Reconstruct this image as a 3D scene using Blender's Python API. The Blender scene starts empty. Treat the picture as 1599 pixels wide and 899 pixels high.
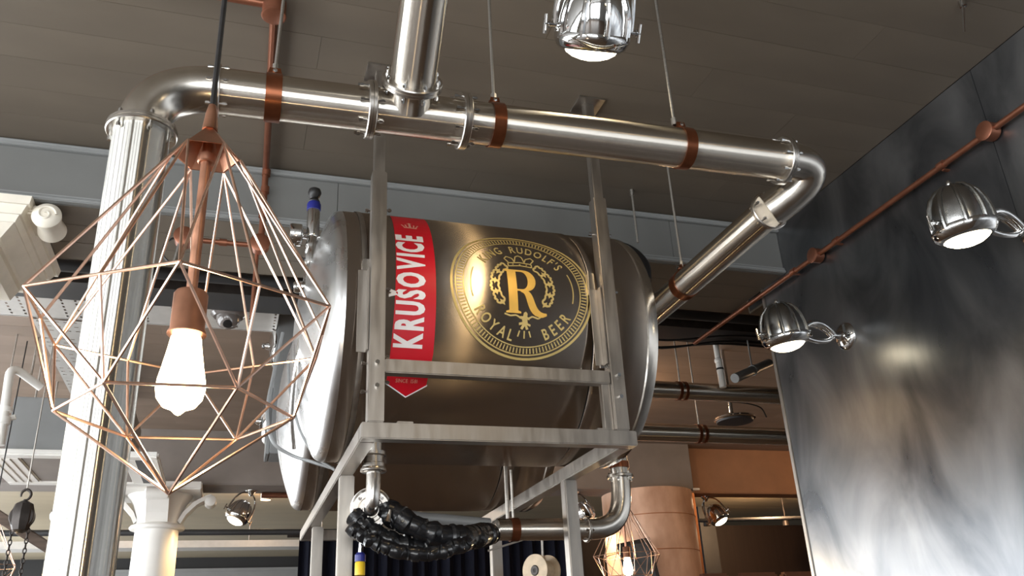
import bpy, bmesh, math, random
from math import pi, sin, cos, radians
from mathutils import Vector, Matrix, Quaternion
random.seed(7)
C = bpy.context.scene.collection
S = bpy.context.scene

# ------------------------------------------------------------------ camera
cam = bpy.data.cameras.new('camera')
cam.sensor_width = 36.0
cam.lens = 36.0 * 1330.0 / 1599.0
cam.clip_start = 0.05
cam_o = bpy.data.objects.new('camera', cam)
C.objects.link(cam_o)
yaw, pitch, roll = radians(18.7), radians(23.78), radians(-3.0)
fwd = Vector((sin(yaw) * cos(pitch), cos(yaw) * cos(pitch), sin(pitch)))
r0 = Vector((cos(yaw), -sin(yaw), 0)); u0 = r0.cross(fwd)
rgt = r0 * cos(roll) + u0 * sin(roll); up = -r0 * sin(roll) + u0 * cos(roll)
M = Matrix((rgt, up, -fwd)).transposed().to_4x4()
M.translation = Vector((0, 0, 1.5))
cam_o.matrix_world = M
S.camera = cam_o

# ------------------------------------------------------------------ world, exposure
w = bpy.data.worlds.new('overcast_sky'); S.world = w; w.use_nodes = True
bg = w.node_tree.nodes['Background']
bg.inputs['Color'].default_value = (0.93, 0.97, 1.0, 1)
bg.inputs['Strength'].default_value = 9.0
S.view_settings.view_transform = 'Standard'
S.view_settings.look = 'None'
S.view_settings.gamma = 1.0
S.view_settings.use_curve_mapping = False
S.view_settings.exposure = 0.0
S.cycles.use_denoising = True
S.cycles.max_bounces = 10
S.cycles.diffuse_bounces = 5
S.cycles.glossy_bounces = 5
S.cycles.sample_clamp_indirect = 6.0

WIN_Z0, WIN_Z1 = 0.30, 3.60
def portal(name, loc, rot, sx, sy):
    l = bpy.data.lights.new(name, 'AREA'); l.shape = 'RECTANGLE'; l.size = sx; l.size_y = sy
    l.cycles.is_portal = True
    o = bpy.data.objects.new(name, l); o.location = loc; o.rotation_euler = rot; C.objects.link(o)
portal('window_portal_side', (-4.99, 7.2, 2.025), (0, radians(-90), 0), 3.45, 24.0)
portal('window_portal_rear', (-1.6, -4.99, 2.0), (radians(90), 0, 0), 4.2, 3.45)

# ------------------------------------------------------------------ materials
def lin(r, g, b):
    f = lambda c: (c / 255 / 12.92) if c / 255 <= 0.04045 else ((c / 255 + 0.055) / 1.055) ** 2.4
    return (f(r), f(g), f(b), 1)
def mat(name, col, rough=0.5, metal=0.0, noise=0.0, nscale=(4, 4, 4), rnoise=0.0, bump=0.0, aniso=0.0, axis=None,
        arot=0.0, emit=None, estr=0.0, coat=0.0, spec=0.5, col2=None, trans=0.0, detail=4.0):
    m = bpy.data.materials.new(name); m.use_nodes = True
    nt = m.node_tree; p = nt.nodes['Principled BSDF']
    p.inputs['Base Color'].default_value = col
    p.inputs['Roughness'].default_value = rough
    p.inputs['Metallic'].default_value = metal
    p.inputs['Specular IOR Level'].default_value = spec
    p.inputs['Coat Weight'].default_value = coat
    p.inputs['Transmission Weight'].default_value = trans
    if emit:
        p.inputs['Emission Color'].default_value = emit; p.inputs['Emission Strength'].default_value = estr
    if noise or rnoise or bump:
        tc = nt.nodes.new('ShaderNodeTexCoord'); mp = nt.nodes.new('ShaderNodeMapping')
        mp.inputs['Scale'].default_value = nscale
        nt.links.new(tc.outputs['Object'], mp.inputs['Vector'])
        n = nt.nodes.new('ShaderNodeTexNoise'); n.inputs['Scale'].default_value = 1.0; n.inputs['Detail'].default_value = detail
        nt.links.new(mp.outputs['Vector'], n.inputs['Vector'])
        if noise:
            mx = nt.nodes.new('ShaderNodeMix'); mx.data_type = 'RGBA'
            a = tuple(c * (1 - noise) for c in col[:3]) + (1,)
            b = col2 if col2 else tuple(min(1, c * (1 + noise)) for c in col[:3]) + (1,)
            mx.inputs[6].default_value = a; mx.inputs[7].default_value = b
            rp = nt.nodes.new('ShaderNodeMapRange'); rp.inputs[1].default_value = 0.3; rp.inputs[2].default_value = 0.7
            nt.links.new(n.outputs['Fac'], rp.inputs[0])
            nt.links.new(rp.outputs[0], mx.inputs[0]); nt.links.new(mx.outputs[2], p.inputs['Base Color'])
        if rnoise:
            rr = nt.nodes.new('ShaderNodeMapRange'); rr.inputs[1].default_value = 0.3; rr.inputs[2].default_value = 0.7
            rr.inputs[3].default_value = max(0.02, rough - rnoise); rr.inputs[4].default_value = rough + rnoise
            nt.links.new(n.outputs['Fac'], rr.inputs[0]); nt.links.new(rr.outputs[0], p.inputs['Roughness'])
        if bump:
            bp = nt.nodes.new('ShaderNodeBump'); bp.inputs['Strength'].default_value = bump; bp.inputs['Distance'].default_value = 0.002
            nt.links.new(n.outputs['Fac'], bp.inputs['Height']); nt.links.new(bp.outputs['Normal'], p.inputs['Normal'])
    if aniso and axis:
        p.inputs['Anisotropic'].default_value = aniso; p.inputs['Anisotropic Rotation'].default_value = arot
        tg = nt.nodes.new('ShaderNodeTangent'); tg.direction_type = 'RADIAL'; tg.axis = axis
        nt.links.new(tg.outputs['Tangent'], p.inputs['Tangent'])
    return m
MT = {}
def brushed(name, col, rough, spread, axis, rot, nscale):
    """brushed metal: glossy lobe drawn out along (rot 0) or across (rot .25) the turn round the axis"""
    m = bpy.data.materials.new(name); m.use_nodes = True; nt = m.node_tree
    nt.nodes.remove(nt.nodes['Principled BSDF'])
    out = [n for n in nt.nodes if n.type == 'OUTPUT_MATERIAL'][0]
    g = nt.nodes.new('ShaderNodeBsdfAnisotropic'); g.distribution = 'MULTI_GGX'
    g.inputs['Roughness'].default_value = rough; g.inputs['Anisotropy'].default_value = -spread; g.inputs['Rotation'].default_value = rot
    t = nt.nodes.new('ShaderNodeTangent'); t.direction_type = 'RADIAL'; t.axis = axis
    nt.links.new(t.outputs['Tangent'], g.inputs['Tangent'])
    tc = nt.nodes.new('ShaderNodeTexCoord'); mp = nt.nodes.new('ShaderNodeMapping'); mp.inputs['Scale'].default_value = nscale
    n = nt.nodes.new('ShaderNodeTexNoise'); n.inputs['Scale'].default_value = 1.0; n.inputs['Detail'].default_value = 3.0
    r = nt.nodes.new('ShaderNodeValToRGB')
    r.color_ramp.elements[0].position = .3; r.color_ramp.elements[0].color = tuple(c * .95 for c in col) + (1,)
    r.color_ramp.elements[1].position = .7; r.color_ramp.elements[1].color = tuple(col) + (1,)
    nt.links.new(tc.outputs['Object'], mp.inputs['Vector']); nt.links.new(mp.outputs['Vector'], n.inputs['Vector'])
    nt.links.new(n.outputs['Fac'], r.inputs['Fac']); nt.links.new(r.outputs['Color'], g.inputs['Color'])
    nt.links.new(g.outputs[0], out.inputs['Surface'])
    return m
MT['steel_x'] = brushed('brushed_steel_lengthwise', (0.66, 0.61, 0.54), 0.23, 0.80, 'X', 0.25, (2, 12, 12))
MT['steel_y'] = brushed('brushed_steel_depthwise', (0.66, 0.61, 0.54), 0.23, 0.80, 'Y', 0.25, (12, 2, 12))
MT['steel_z'] = brushed('brushed_steel_upright', (0.70, 0.68, 0.63), 0.22, 0.85, 'Z', 0.25, (12, 12, 2))
MT['tank'] = brushed('brushed_tank_steel', (0.52, 0.455, 0.395), 0.235, 0.80, 'X', 0.0, (2, 2, 2))
MT['steel_bend'] = mat('brushed_steel_bend', (0.64, 0.60, 0.54, 1), 0.22, 1, noise=0.05, nscale=(20, 20, 20), rnoise=0.03)
MT['fitting'] = mat('cast_steel_fitting', (0.60, 0.57, 0.53, 1), 0.26, 1, noise=0.04, nscale=(20, 20, 20))
MT['dome'] = mat('polished_tank_steel', (0.74, 0.74, 0.74, 1), 0.30, 1, noise=0.04, nscale=(8, 8, 8), rnoise=0.05)
MT['frame'] = mat('satin_frame_steel', (0.44, 0.405, 0.365, 1), 0.38, 1, noise=0.10, nscale=(40, 40, 6), rnoise=0.06)
MT['chrome'] = mat('chrome', (0.72, 0.72, 0.71, 1), 0.07, 1, noise=0.04, nscale=(9, 9, 9))
MT['chrome_dull'] = mat('dull_cast_chrome', (0.40, 0.40, 0.39, 1), 0.22, 1, noise=0.06, nscale=(20, 20, 20), rnoise=0.05)
MT['copper'] = mat('warm_copper', (0.52, 0.27, 0.175, 1), 0.38, 1, noise=0.15, nscale=(30, 30, 30), rnoise=0.08)
MT['copper_wire'] = mat('copper_wire', (0.82, 0.55, 0.42, 1), 0.30, 1, noise=0.15, nscale=(40, 40, 40))
MT['copper_paint'] = mat('copper_painted_conduit', (0.27, 0.105, 0.06, 1), 0.38, 0.7, noise=0.12, nscale=(20, 20, 20))
MT['clamp'] = mat('red_copper_clamp', (0.20, 0.065, 0.028, 1), 0.28, 0.8, noise=0.15, nscale=(30, 30, 30))
MT['rod'] = mat('threaded_rod_steel', (0.45, 0.42, 0.38, 1), 0.45, 1, noise=0.2, nscale=(20, 20, 400))
MT['black'] = mat('black_rubber', (0.012, 0.011, 0.011, 1), 0.45, 0, noise=0.3, nscale=(60, 60, 60))
MT['wrap'] = mat('black_plastic_wrap', (0.010, 0.010, 0.011, 1), 0.22, 0, noise=0.3, nscale=(40, 40, 40), bump=1.0)
MT['blue'] = mat('blue_plastic', lin(32, 38, 120), 0.4, 0, noise=0.08)
MT['yellow'] = mat('yellow_plastic', lin(230, 190, 40), 0.4, 0, noise=0.06)
MT['red'] = mat('red_print', lin(196, 14, 34), 0.38, 0, noise=0.05, nscale=(8, 8, 8))
MT['white_print'] = mat('white_print', lin(232, 228, 228), 0.4, 0, noise=0.04, nscale=(30, 30, 30))
MT['pink_print'] = mat('faded_crest_print', lin(222, 158, 140), 0.4, 0, noise=0.05)
MT['gold'] = mat('gold_print', (0.78, 0.47, 0.10, 1), 0.34, 0.35, noise=0.08, nscale=(20, 20, 20))
MT['gold_pale'] = mat('pale_gold_print', (0.62, 0.47, 0.18, 1), 0.34, 0.4, noise=0.08, nscale=(20, 20, 20))
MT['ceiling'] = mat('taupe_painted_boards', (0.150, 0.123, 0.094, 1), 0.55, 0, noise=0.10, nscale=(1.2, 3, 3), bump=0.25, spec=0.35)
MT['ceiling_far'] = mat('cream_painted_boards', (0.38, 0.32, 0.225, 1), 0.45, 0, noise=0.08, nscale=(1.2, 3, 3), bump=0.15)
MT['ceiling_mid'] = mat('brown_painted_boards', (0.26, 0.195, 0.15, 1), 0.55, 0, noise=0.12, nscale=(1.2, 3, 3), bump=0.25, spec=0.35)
MT['fascia'] = mat('grey_painted_fascia', (0.155, 0.155, 0.147, 1), 0.6, 0, noise=0.06, nscale=(3, 3, 3))
MT['trim'] = mat('grey_trim_paint', (0.24, 0.245, 0.24, 1), 0.5, 0, noise=0.06)
MT['beam_paint'] = mat('taupe_beam_paint', (0.23, 0.20, 0.18, 1), 0.6, 0, noise=0.08)
MT['terracotta'] = mat('terracotta_beam_tone', (0.34, 0.17, 0.09, 1), 0.6, 0, noise=0.10)  # warmer base colour than the taupe run of the same beam
MT['white_paint'] = mat('white_gloss_paint', (0.78, 0.76, 0.72, 1), 0.4, 0, noise=0.04)
MT['plaster'] = mat('cream_cast_plaster', (0.80, 0.74, 0.63, 1), 0.5, 0, noise=0.05, nscale=(12, 12, 12), bump=0.2)
MT['grey_box'] = mat('grey_sheet_metal', (0.25, 0.255, 0.255, 1), 0.4, 0.2, noise=0.05)
MT['tray'] = mat('galvanised_tray', (0.58, 0.56, 0.53, 1), 0.45, 0.3, noise=0.06, nscale=(10, 10, 10))
MT['dark'] = mat('dark_grey_paint', (0.030, 0.030, 0.032, 1), 0.5, 0, noise=0.15)
MT['dark_wall'] = mat('charcoal_wall_paint', (0.016, 0.016, 0.017, 1), 0.6, 0, noise=0.10)
MT['navy'] = mat('navy_curtain_cloth', (0.010, 0.012, 0.028, 1), 0.9, 0, noise=0.3, nscale=(60, 60, 4))
MT['brown_wall'] = mat('dark_brown_panelling', (0.022, 0.012, 0.009, 1), 0.6, 0, noise=0.2, nscale=(14, 14, 1))
MT['leather'] = mat('brown_leather', (0.10, 0.045, 0.03, 1), 0.45, 0, noise=0.12, nscale=(20, 20, 20))
MT['pillar'] = mat('pink_plaster_pillar', (0.58, 0.33, 0.21, 1), 0.55, 0, noise=0.22, nscale=(5, 5, 2.5), col2=(0.70, 0.45, 0.32, 1), bump=0.3)
MT['pillar_copper'] = mat('copper_pillar_edge', (0.52, 0.20, 0.07, 1), 0.40, 0.4, noise=0.15, nscale=(5, 5, 5))
MT['floor'] = mat('dark_wood_floor', (0.075, 0.050, 0.035, 1), 0.4, 0, noise=0.25, nscale=(12, 1, 1))
MT['wall_plain'] = mat('plain_grey_wall_paint', (0.16, 0.15, 0.14, 1), 0.6, 0, noise=0.08)
MT['wood_pale'] = mat('pale_ply', (0.55, 0.42, 0.28, 1), 0.5, 0, noise=0.15, nscale=(30, 4, 30))
MT['rust'] = mat('weathered_timber', (0.10, 0.065, 0.045, 1), 0.6, 0, noise=0.3, nscale=(6, 40, 40))
MT['iron'] = mat('dark_iron', (0.05, 0.042, 0.038, 1), 0.45, 0.6, noise=0.2, nscale=(20, 20, 20))
MT['glass_dark'] = mat('dark_picture_glass', (0.10, 0.11, 0.12, 1), 0.12, 0, noise=0.3, nscale=(6, 6, 6))
MT['bulb'] = mat('glowing_filament_bulb', (1, 0.9, 0.7, 1), 0.3, 0, emit=(1.0, 0.80, 0.50, 1), estr=9.0, noise=0.02)
MT['lens'] = mat('lit_lamp_lens', (1, 0.95, 0.8, 1), 0.3, 0, emit=(1.0, 0.86, 0.60, 1), estr=9.0, noise=0.02)
MT['glassy'] = mat('grey_smoked_dome', (0.16, 0.14, 0.13, 1), 0.12, 0, noise=0.05, coat=0.5)

def wall_material():
    m = bpy.data.materials.new('patinated_steel_sheet'); m.use_nodes = True
    nt = m.node_tree; p = nt.nodes['Principled BSDF']
    tc = nt.nodes.new('ShaderNodeTexCoord'); mp = nt.nodes.new('ShaderNodeMapping')
    mp.inputs['Scale'].default_value = (1, 1.6, 0.8); mp.inputs['Rotation'].default_value = (radians(25), 0, 0)
    nt.links.new(tc.outputs['Object'], mp.inputs['Vector'])
    n = nt.nodes.new('ShaderNodeTexNoise'); n.inputs['Scale'].default_value = 1.7; n.inputs['Detail'].default_value = 6; n.inputs['Distortion'].default_value = 0.8
    nt.links.new(mp.outputs['Vector'], n.inputs['Vector'])
    r = nt.nodes.new('ShaderNodeValToRGB')
    r.color_ramp.elements[0].position = 0.3; r.color_ramp.elements[0].color = (0.13, 0.138, 0.15, 1)
    r.color_ramp.elements[1].position = 0.7; r.color_ramp.elements[1].color = (0.38, 0.38, 0.385, 1)
    nt.links.new(n.outputs['Fac'], r.inputs['Fac']); nt.links.new(r.outputs['Color'], p.inputs['Base Color'])
    q = nt.nodes.new('ShaderNodeMapRange'); q.inputs[1].default_value = 0.3; q.inputs[2].default_value = 0.7
    q.inputs[3].default_value = 0.27; q.inputs[4].default_value = 0.36
    nt.links.new(n.outputs['Fac'], q.inputs[0]); nt.links.new(q.outputs[0], p.inputs['Roughness'])
    p.inputs['Metallic'].default_value = 0.92
    return m
MT['wall_steel'] = wall_material()

# ------------------------------------------------------------------ mesh helpers
BASE = {}
def V(*a): return Vector(a)
class G:
    """collects shapes in world coordinates, then links them as one mesh object"""
    def __init__(s): s.bm = bmesh.new()
    def box(s, x0, x1, y0, y1, z0, z1, bev=0.0, rot=None, piv=None):
        r = bmesh.ops.create_cube(s.bm, size=1.0); vs = r['verts']
        c = V((x0 + x1) / 2, (y0 + y1) / 2, (z0 + z1) / 2); d = V(x1 - x0, y1 - y0, z1 - z0)
        for v in vs: v.co = V(v.co.x * d.x, v.co.y * d.y, v.co.z * d.z) + c
        if rot is not None:
            pv = piv or c
            for v in vs: v.co = rot @ (v.co - pv) + pv
        if bev:
            es = list({e for v in vs for e in v.link_edges})
            bmesh.ops.bevel(s.bm, geom=es, offset=bev, segments=2, affect='EDGES', clamp_overlap=True)
        return s
    def tube(s, pts, r, n=12, caps=True, closed=False):
        pts = [Vector(p) for p in pts]; k = len(pts)
        rad = r if isinstance(r, (list, tuple)) else [r] * k
        tang = []
        for i in range(k):
            if closed: t = pts[(i + 1) % k] - pts[i - 1]
            else: t = pts[min(i + 1, k - 1)] - pts[max(i - 1, 0)]
            tang.append(t.normalized())
        ref = V(0, 0, 1) if abs(tang[0].z) < 0.9 else V(1, 0, 0)
        nrm = tang[0].cross(ref).normalized(); rings = []
        for i in range(k):
            if i:
                q = tang[i - 1].rotation_difference(tang[i]); nrm = q @ nrm
            b = tang[i].cross(nrm).normalized(); nrm = b.cross(tang[i]).normalized()
            rings.append([s.bm.verts.new(pts[i] + (nrm * cos(2 * pi * j / n) + b * sin(2 * pi * j / n)) * rad[i]) for j in range(n)])
        for i in range(k if closed else k - 1):
            a, c = rings[i], rings[(i + 1) % k]
            for j in range(n):
                s.bm.faces.new((a[j], a[(j + 1) % n], c[(j + 1) % n], c[j]))
        if caps and not closed:
            s.bm.faces.new(list(reversed(rings[0]))); s.bm.faces.new(rings[-1])
        return s
    def lathe(s, prof, origin, axis, n=32, caps=True, arc=None):
        """prof: list of (radius, distance along axis)"""
        ax = Vector(axis).normalized(); o = Vector(origin)
        ref = V(0, 0, 1) if abs(ax.z) < 0.9 else V(1, 0, 0)
        u = ax.cross(ref).normalized(); v = ax.cross(u).normalized()
        rings = []
        for (r, h) in prof:
            if r < 1e-6: rings.append([s.bm.verts.new(o + ax * h)])
            else: rings.append([s.bm.verts.new(o + ax * h + (u * cos(2 * pi * j / n) + v * sin(2 * pi * j / n)) * r) for j in range(n)])
        for a, b in zip(rings, rings[1:]):
            for j in range(n):
                j2 = (j + 1) % n
                if len(a) == 1 and len(b) == 1: continue
                if len(a) == 1: s.bm.faces.new((a[0], b[j2], b[j]))
                elif len(b) == 1: s.bm.faces.new((a[j], a[j2], b[0]))
                else: s.bm.faces.new((a[j], a[j2], b[j2], b[j]))
        if caps:
            if len(rings[0]) > 1: s.bm.faces.new(list(reversed(rings[0])))
            if len(rings[-1]) > 1: s.bm.faces.new(rings[-1])
        return s
    def poly(s, pts, n_ext):
        """flat polygon extruded along the vector n_ext"""
        a = [s.bm.verts.new(Vector(p)) for p in pts]; b = [s.bm.verts.new(Vector(p) + Vector(n_ext)) for p in pts]
        s.bm.faces.new(a); s.bm.faces.new(list(reversed(b)))
        k = len(pts)
        for i in range(k): s.bm.faces.new((a[i], a[(i + 1) % k], b[(i + 1) % k], b[i]))
        return s
    def sphere(s, c, r, n=12, sc=(1, 1, 1)):
        x = bmesh.ops.create_uvsphere(s.bm, u_segments=n, v_segments=max(6, n * 2 // 3), radius=r)
        for v in x['verts']: v.co = V(v.co.x * sc[0], v.co.y * sc[1], v.co.z * sc[2]) + Vector(c)
        return s
    def build(s, name, m, parent=None, smooth=40, origin=None):
        bmesh.ops.recalc_face_normals(s.bm, faces=s.bm.faces[:])
        off = Vector(BASE[parent.name]) if parent else Vector((0, 0, 0))
        org = Vector(origin) if origin is not None else off
        bmesh.ops.translate(s.bm, vec=-org, verts=s.bm.verts[:])
        me = bpy.data.meshes.new(name); s.bm.to_mesh(me); s.bm.free()
        if smooth:
            me.polygons.foreach_set('use_smooth', [True] * len(me.polygons)); me.set_sharp_from_angle(angle=radians(smooth))
        me.materials.append(MT[m] if isinstance(m, str) else m)
        o = bpy.data.objects.new(name, me); C.objects.link(o)
        if parent: o.parent = parent
        o.location = org - off
        BASE[o.name] = tuple(org)
        return o
def thing(name, label, cat, base, group=None):
    o = bpy.data.objects.new(name, None); C.objects.link(o); o.empty_display_size = 0.05
    o.location = base; BASE[o.name] = tuple(base)
    return tag(o, label, cat, group)
def tag(o, label, cat, group=None):
    o['label'] = label; o['category'] = cat
    if group: o['group'] = group
    return o
def struct(o):
    o['kind'] = 'structure'; return o
def place(src, name, parent, loc=None, rot=None):
    """another object with the mesh of src, at a world location, under parent"""
    o = src.copy(); o.name = name; C.objects.link(o)
    o.parent = parent
    off = Vector(BASE[parent.name]) if parent else V(0, 0, 0)
    l = Vector(loc) if loc is not None else Vector(BASE[src.name])
    o.location = l - off; BASE[o.name] = tuple(l)
    if rot is not None: o.rotation_mode = 'QUATERNION'; o.rotation_quaternion = rot
    return o
def copy_tree(root, loc, label=None, rotz=0.0, scale=1.0, skip=()):
    r = root.copy(); C.objects.link(r); r.location = loc; r.rotation_euler = (0, 0, rotz); r.scale = (scale,) * 3
    if label: r['label'] = label
    BASE[r.name] = tuple(loc)
    for ch in list(root.children):
        if ch.name.split('.')[0] in skip: continue
        c = ch.copy(); C.objects.link(c); c.parent = r
        for g in list(ch.children):
            d = g.copy(); C.objects.link(d); d.parent = c
    return r
def lerp(a, b, t): return Vector(a) * (1 - t) + Vector(b) * t
def bez(p0, p1, p2, p3, n=12):
    out = []
    for i in range(n + 1):
        t = i / n; a = 1 - t
        out.append(Vector(p0) * a ** 3 + Vector(p1) * 3 * a * a * t + Vector(p2) * 3 * a * t * t + Vector(p3) * t ** 3)
    return out
def spline(pts, n=8):
    P = [Vector(p) for p in pts]; P = [P[0] * 2 - P[1]] + P + [P[-1] * 2 - P[-2]]; out = []
    for i in range(1, len(P) - 2):
        for k in range(n):
            t = k / n; a, b, c, d = P[i - 1:i + 3]
            out.append(0.5 * ((2 * b) + (c - a) * t + (2 * a - 5 * b + 4 * c - d) * t * t + (3 * b - a - 3 * c + d) * t ** 3))
    out.append(P[-2]); return out

# ------------------------------------------------------------------ room
XL, XR, YB, YF, ZC, XW = -5.0, 14.0, -5.0, 20.0, 3.89, 3.07
fl = struct(G().box(XL, XR, YB, YF, -0.1, 0).build('floor', 'floor', smooth=0))
wl = struct(G().box(XL - .2, XL, YB, YF, 0, WIN_Z0).box(XL - .2, XL, YB, YF, WIN_Z1, ZC + .1).box(XL - .2, XL, 19.5, YF, WIN_Z0, WIN_Z1).build('wall_left', 'wall_plain', smooth=0))
wb = struct(G().box(XL, XR, YB - .2, YB, 0, WIN_Z0).box(XL, XR, YB - .2, YB, WIN_Z1, ZC + .1).box(0.5, XR, YB - .2, YB, WIN_Z0, WIN_Z1)
            .box(XL, -3.7, YB - .2, YB, WIN_Z0, WIN_Z1).build('wall_rear', 'wall_plain', smooth=0))
wf = struct(G().box(XL, XR, YF, YF + .2, 0, ZC + .1).build('wall_far', 'dark_wall', smooth=0))
wr2 = struct(G().box(XR, XR + .2, YB, YF, 0, ZC + .1).build('wall_east', 'wall_plain', smooth=0))
for k in range(12):                                   # tall side windows, one object each
    y0 = YB + .5 + k * 2.0; y1 = y0 + 2.0
    wn = struct(G().box(XL - .12, XL - .04, y0, y0 + .12, WIN_Z0, WIN_Z1).box(XL - .12, XL - .04, y1 - .12, y1, WIN_Z0, WIN_Z1)
                .box(XL - .12, XL - .04, y0 + .12, y1 - .12, WIN_Z0, WIN_Z0 + .08).box(XL - .12, XL - .04, y0 + .12, y1 - .12, WIN_Z1 - .08, WIN_Z1)
                .box(XL - .11, XL - .05, y0 + .12, y1 - .12, 2.55, 2.62).build('window_%d' % (k + 1), 'dark', smooth=0))
wn = struct(G().box(-3.7, .5, YB - .12, YB - .04, WIN_Z0, WIN_Z0 + .08).box(-3.7, .5, YB - .12, YB - .04, WIN_Z1 - .08, WIN_Z1)
            .box(-3.7, -3.6, YB - .12, YB - .04, WIN_Z0, WIN_Z1).box(-2.4, -2.2, YB - .12, YB - .04, WIN_Z0, WIN_Z1)
            .box(-1.0, -.8, YB - .12, YB - .04, WIN_Z0, WIN_Z1).box(.4, .5, YB - .12, YB - .04, WIN_Z0, WIN_Z1).build('window_13', 'dark', smooth=0))

# right hand wall: steel sheets on a core, end trim
wr = struct(G().box(XW + .012, XW + .12, YB, 4.16, 0, ZC).build('wall_right', 'dark', smooth=0))
sheet_edges = [4.16, 2.36, 0.9, -0.6, -2.1, -3.6, YB]
for a, b in zip(sheet_edges, sheet_edges[1:]):
    G().box(XW, XW + .012, b + .0012, a - .0012, 0.02, ZC - .002, bev=.0008).build('steel_sheet', 'wall_steel', wr, smooth=0)
struct(G().box(XW - .008, XW + .125, 4.16, 4.185, 0, ZC - .32, bev=.002).build('trim_1', 'frame', smooth=0))

# ceilings: a slab and real boards
cl = struct(G().box(XL, XW + .1, YB, 3.93, ZC + .02, ZC + .12).box(XW + .12, XR, YB, 3.93, ZC + .02, ZC + .12).box(XL, XR, 3.93, YF, ZC + .02, ZC + .12).build('ceiling', 'dark', smooth=0))
BOARD = {}
def board(x0, x1, y0, y1, z, m, parent):
    L = round(x1 - x0, 3); W = round(y1 - y0, 3); key = (L, W, m)
    g = .0004
    c = ((x0 + x1) / 2, (y0 + y1) / 2, z + .009 + random.uniform(-.0004, .0004))
    if key in BOARD: return place(BOARD[key], 'ceiling_board', parent, c)
    BOARD[key] = G().box(c[0] - L / 2 + g, c[0] + L / 2 - g, c[1] - W / 2 + g, c[1] + W / 2 - g, c[2] - .009, c[2] + .009, bev=.0006).build('ceiling_board', m, parent, smooth=0, origin=c)
    return BOARD[key]
bw = .215
rows = 11
for i in range(rows):                                  # near bay
    y1 = 3.93 - i * bw
    cuts = [XL] + [[-2.4, 1.1], [-3.2, .2, 2.48], [-1.5, 1.9]][i % 3] + [XW]
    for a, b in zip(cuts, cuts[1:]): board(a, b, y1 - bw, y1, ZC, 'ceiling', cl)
y1 = 3.93 - rows * bw
cb = G().box(XL, XW, YB, y1 - .003, ZC, ZC + .018).build('ceiling_board', 'ceiling', cl, smooth=0)
for i in range(23):                                    # middle bay
    y0 = 4.55 + i * bw
    cuts = [XL] + [[-.6, 3.4, 7.4], [-2.3, 1.7, 5.7, 9.7]][i % 2] + [XR]
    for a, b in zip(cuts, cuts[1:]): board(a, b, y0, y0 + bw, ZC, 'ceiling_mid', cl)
for i in range(13):                                    # far bay, joints merge further back
    y0 = 9.8 + i * .3
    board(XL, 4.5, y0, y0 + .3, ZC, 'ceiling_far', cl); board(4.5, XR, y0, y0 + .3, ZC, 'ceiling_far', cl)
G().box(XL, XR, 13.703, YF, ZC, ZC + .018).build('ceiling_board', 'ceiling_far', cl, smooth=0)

# downstand beam with fascia panels and mouldings
bm1 = struct(G().box(XL, XW, 3.95, 4.53, 3.585, ZC + .02).box(XW + .14, XR, 3.95, 4.53, 3.585, ZC + .02).build('trim_2', 'dark', smooth=0))
for a, b in ((XL, -2.1), (-2.1, .4), (.4, 2.33), (2.33, XW)):
    G().box(a + .001, b - .001, 3.93, 3.95, 3.57, ZC, bev=.0015).build('fascia_panel', 'fascia', bm1, smooth=0)
for y0, y1_ in ((3.95, 4.14), (4.14, 4.34), (4.34, 4.55)):
    for a, b in ((XL, .9), (.9, XW)):
        G().box(a + .001, b - .001, y0 + .001, y1_ - .001, 3.57, 3.585, bev=.002).build('soffit_board', 'ceiling', bm1, smooth=0)
    G().box(XW + .14, XR, y0 + .001, y1_ - .001, 3.57, 3.585, bev=.002).build('soffit_board', 'ceiling', bm1, smooth=0)
G().box(XL, XW, 4.535, 4.55, 3.585, ZC).box(XW + .14, XR, 4.535, 4.55, 3.585, ZC).build('back_board', 'ceiling', bm1, smooth=0)
struct(G().tube([(XL, 3.925, ZC - .014), (XW, 3.925, ZC - .014)], .010, 8).box(XL, XW, 3.905, 3.93, ZC - .045, ZC - .028, bev=.003).build('trim_3', 'trim'))
struct(G().box(XL, XW, 3.908, 3.93, 3.572, 3.590, bev=.004).box(XL, XW, 3.915, 3.93, 3.594, 3.606, bev=.003).build('trim_4', 'trim'))
# far beams
struct(G().box(XL, 5.35, 9.3, 9.78, 3.33, ZC + .02, bev=.01).build('trim_5', 'beam_paint', smooth=0))
struct(G().box(5.36, XR, 9.5, 9.78, 3.33, ZC + .02, bev=.01).build('trim_6', 'terracotta', smooth=0))
struct(G().box(5.33, 5.42, 9.285, 9.3, 3.325, 3.35, bev=.003).box(5.36, 5.38, 9.29, 9.5, 3.325, 3.345, bev=.003).build('trim_7', 'white_paint', smooth=0))
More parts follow.
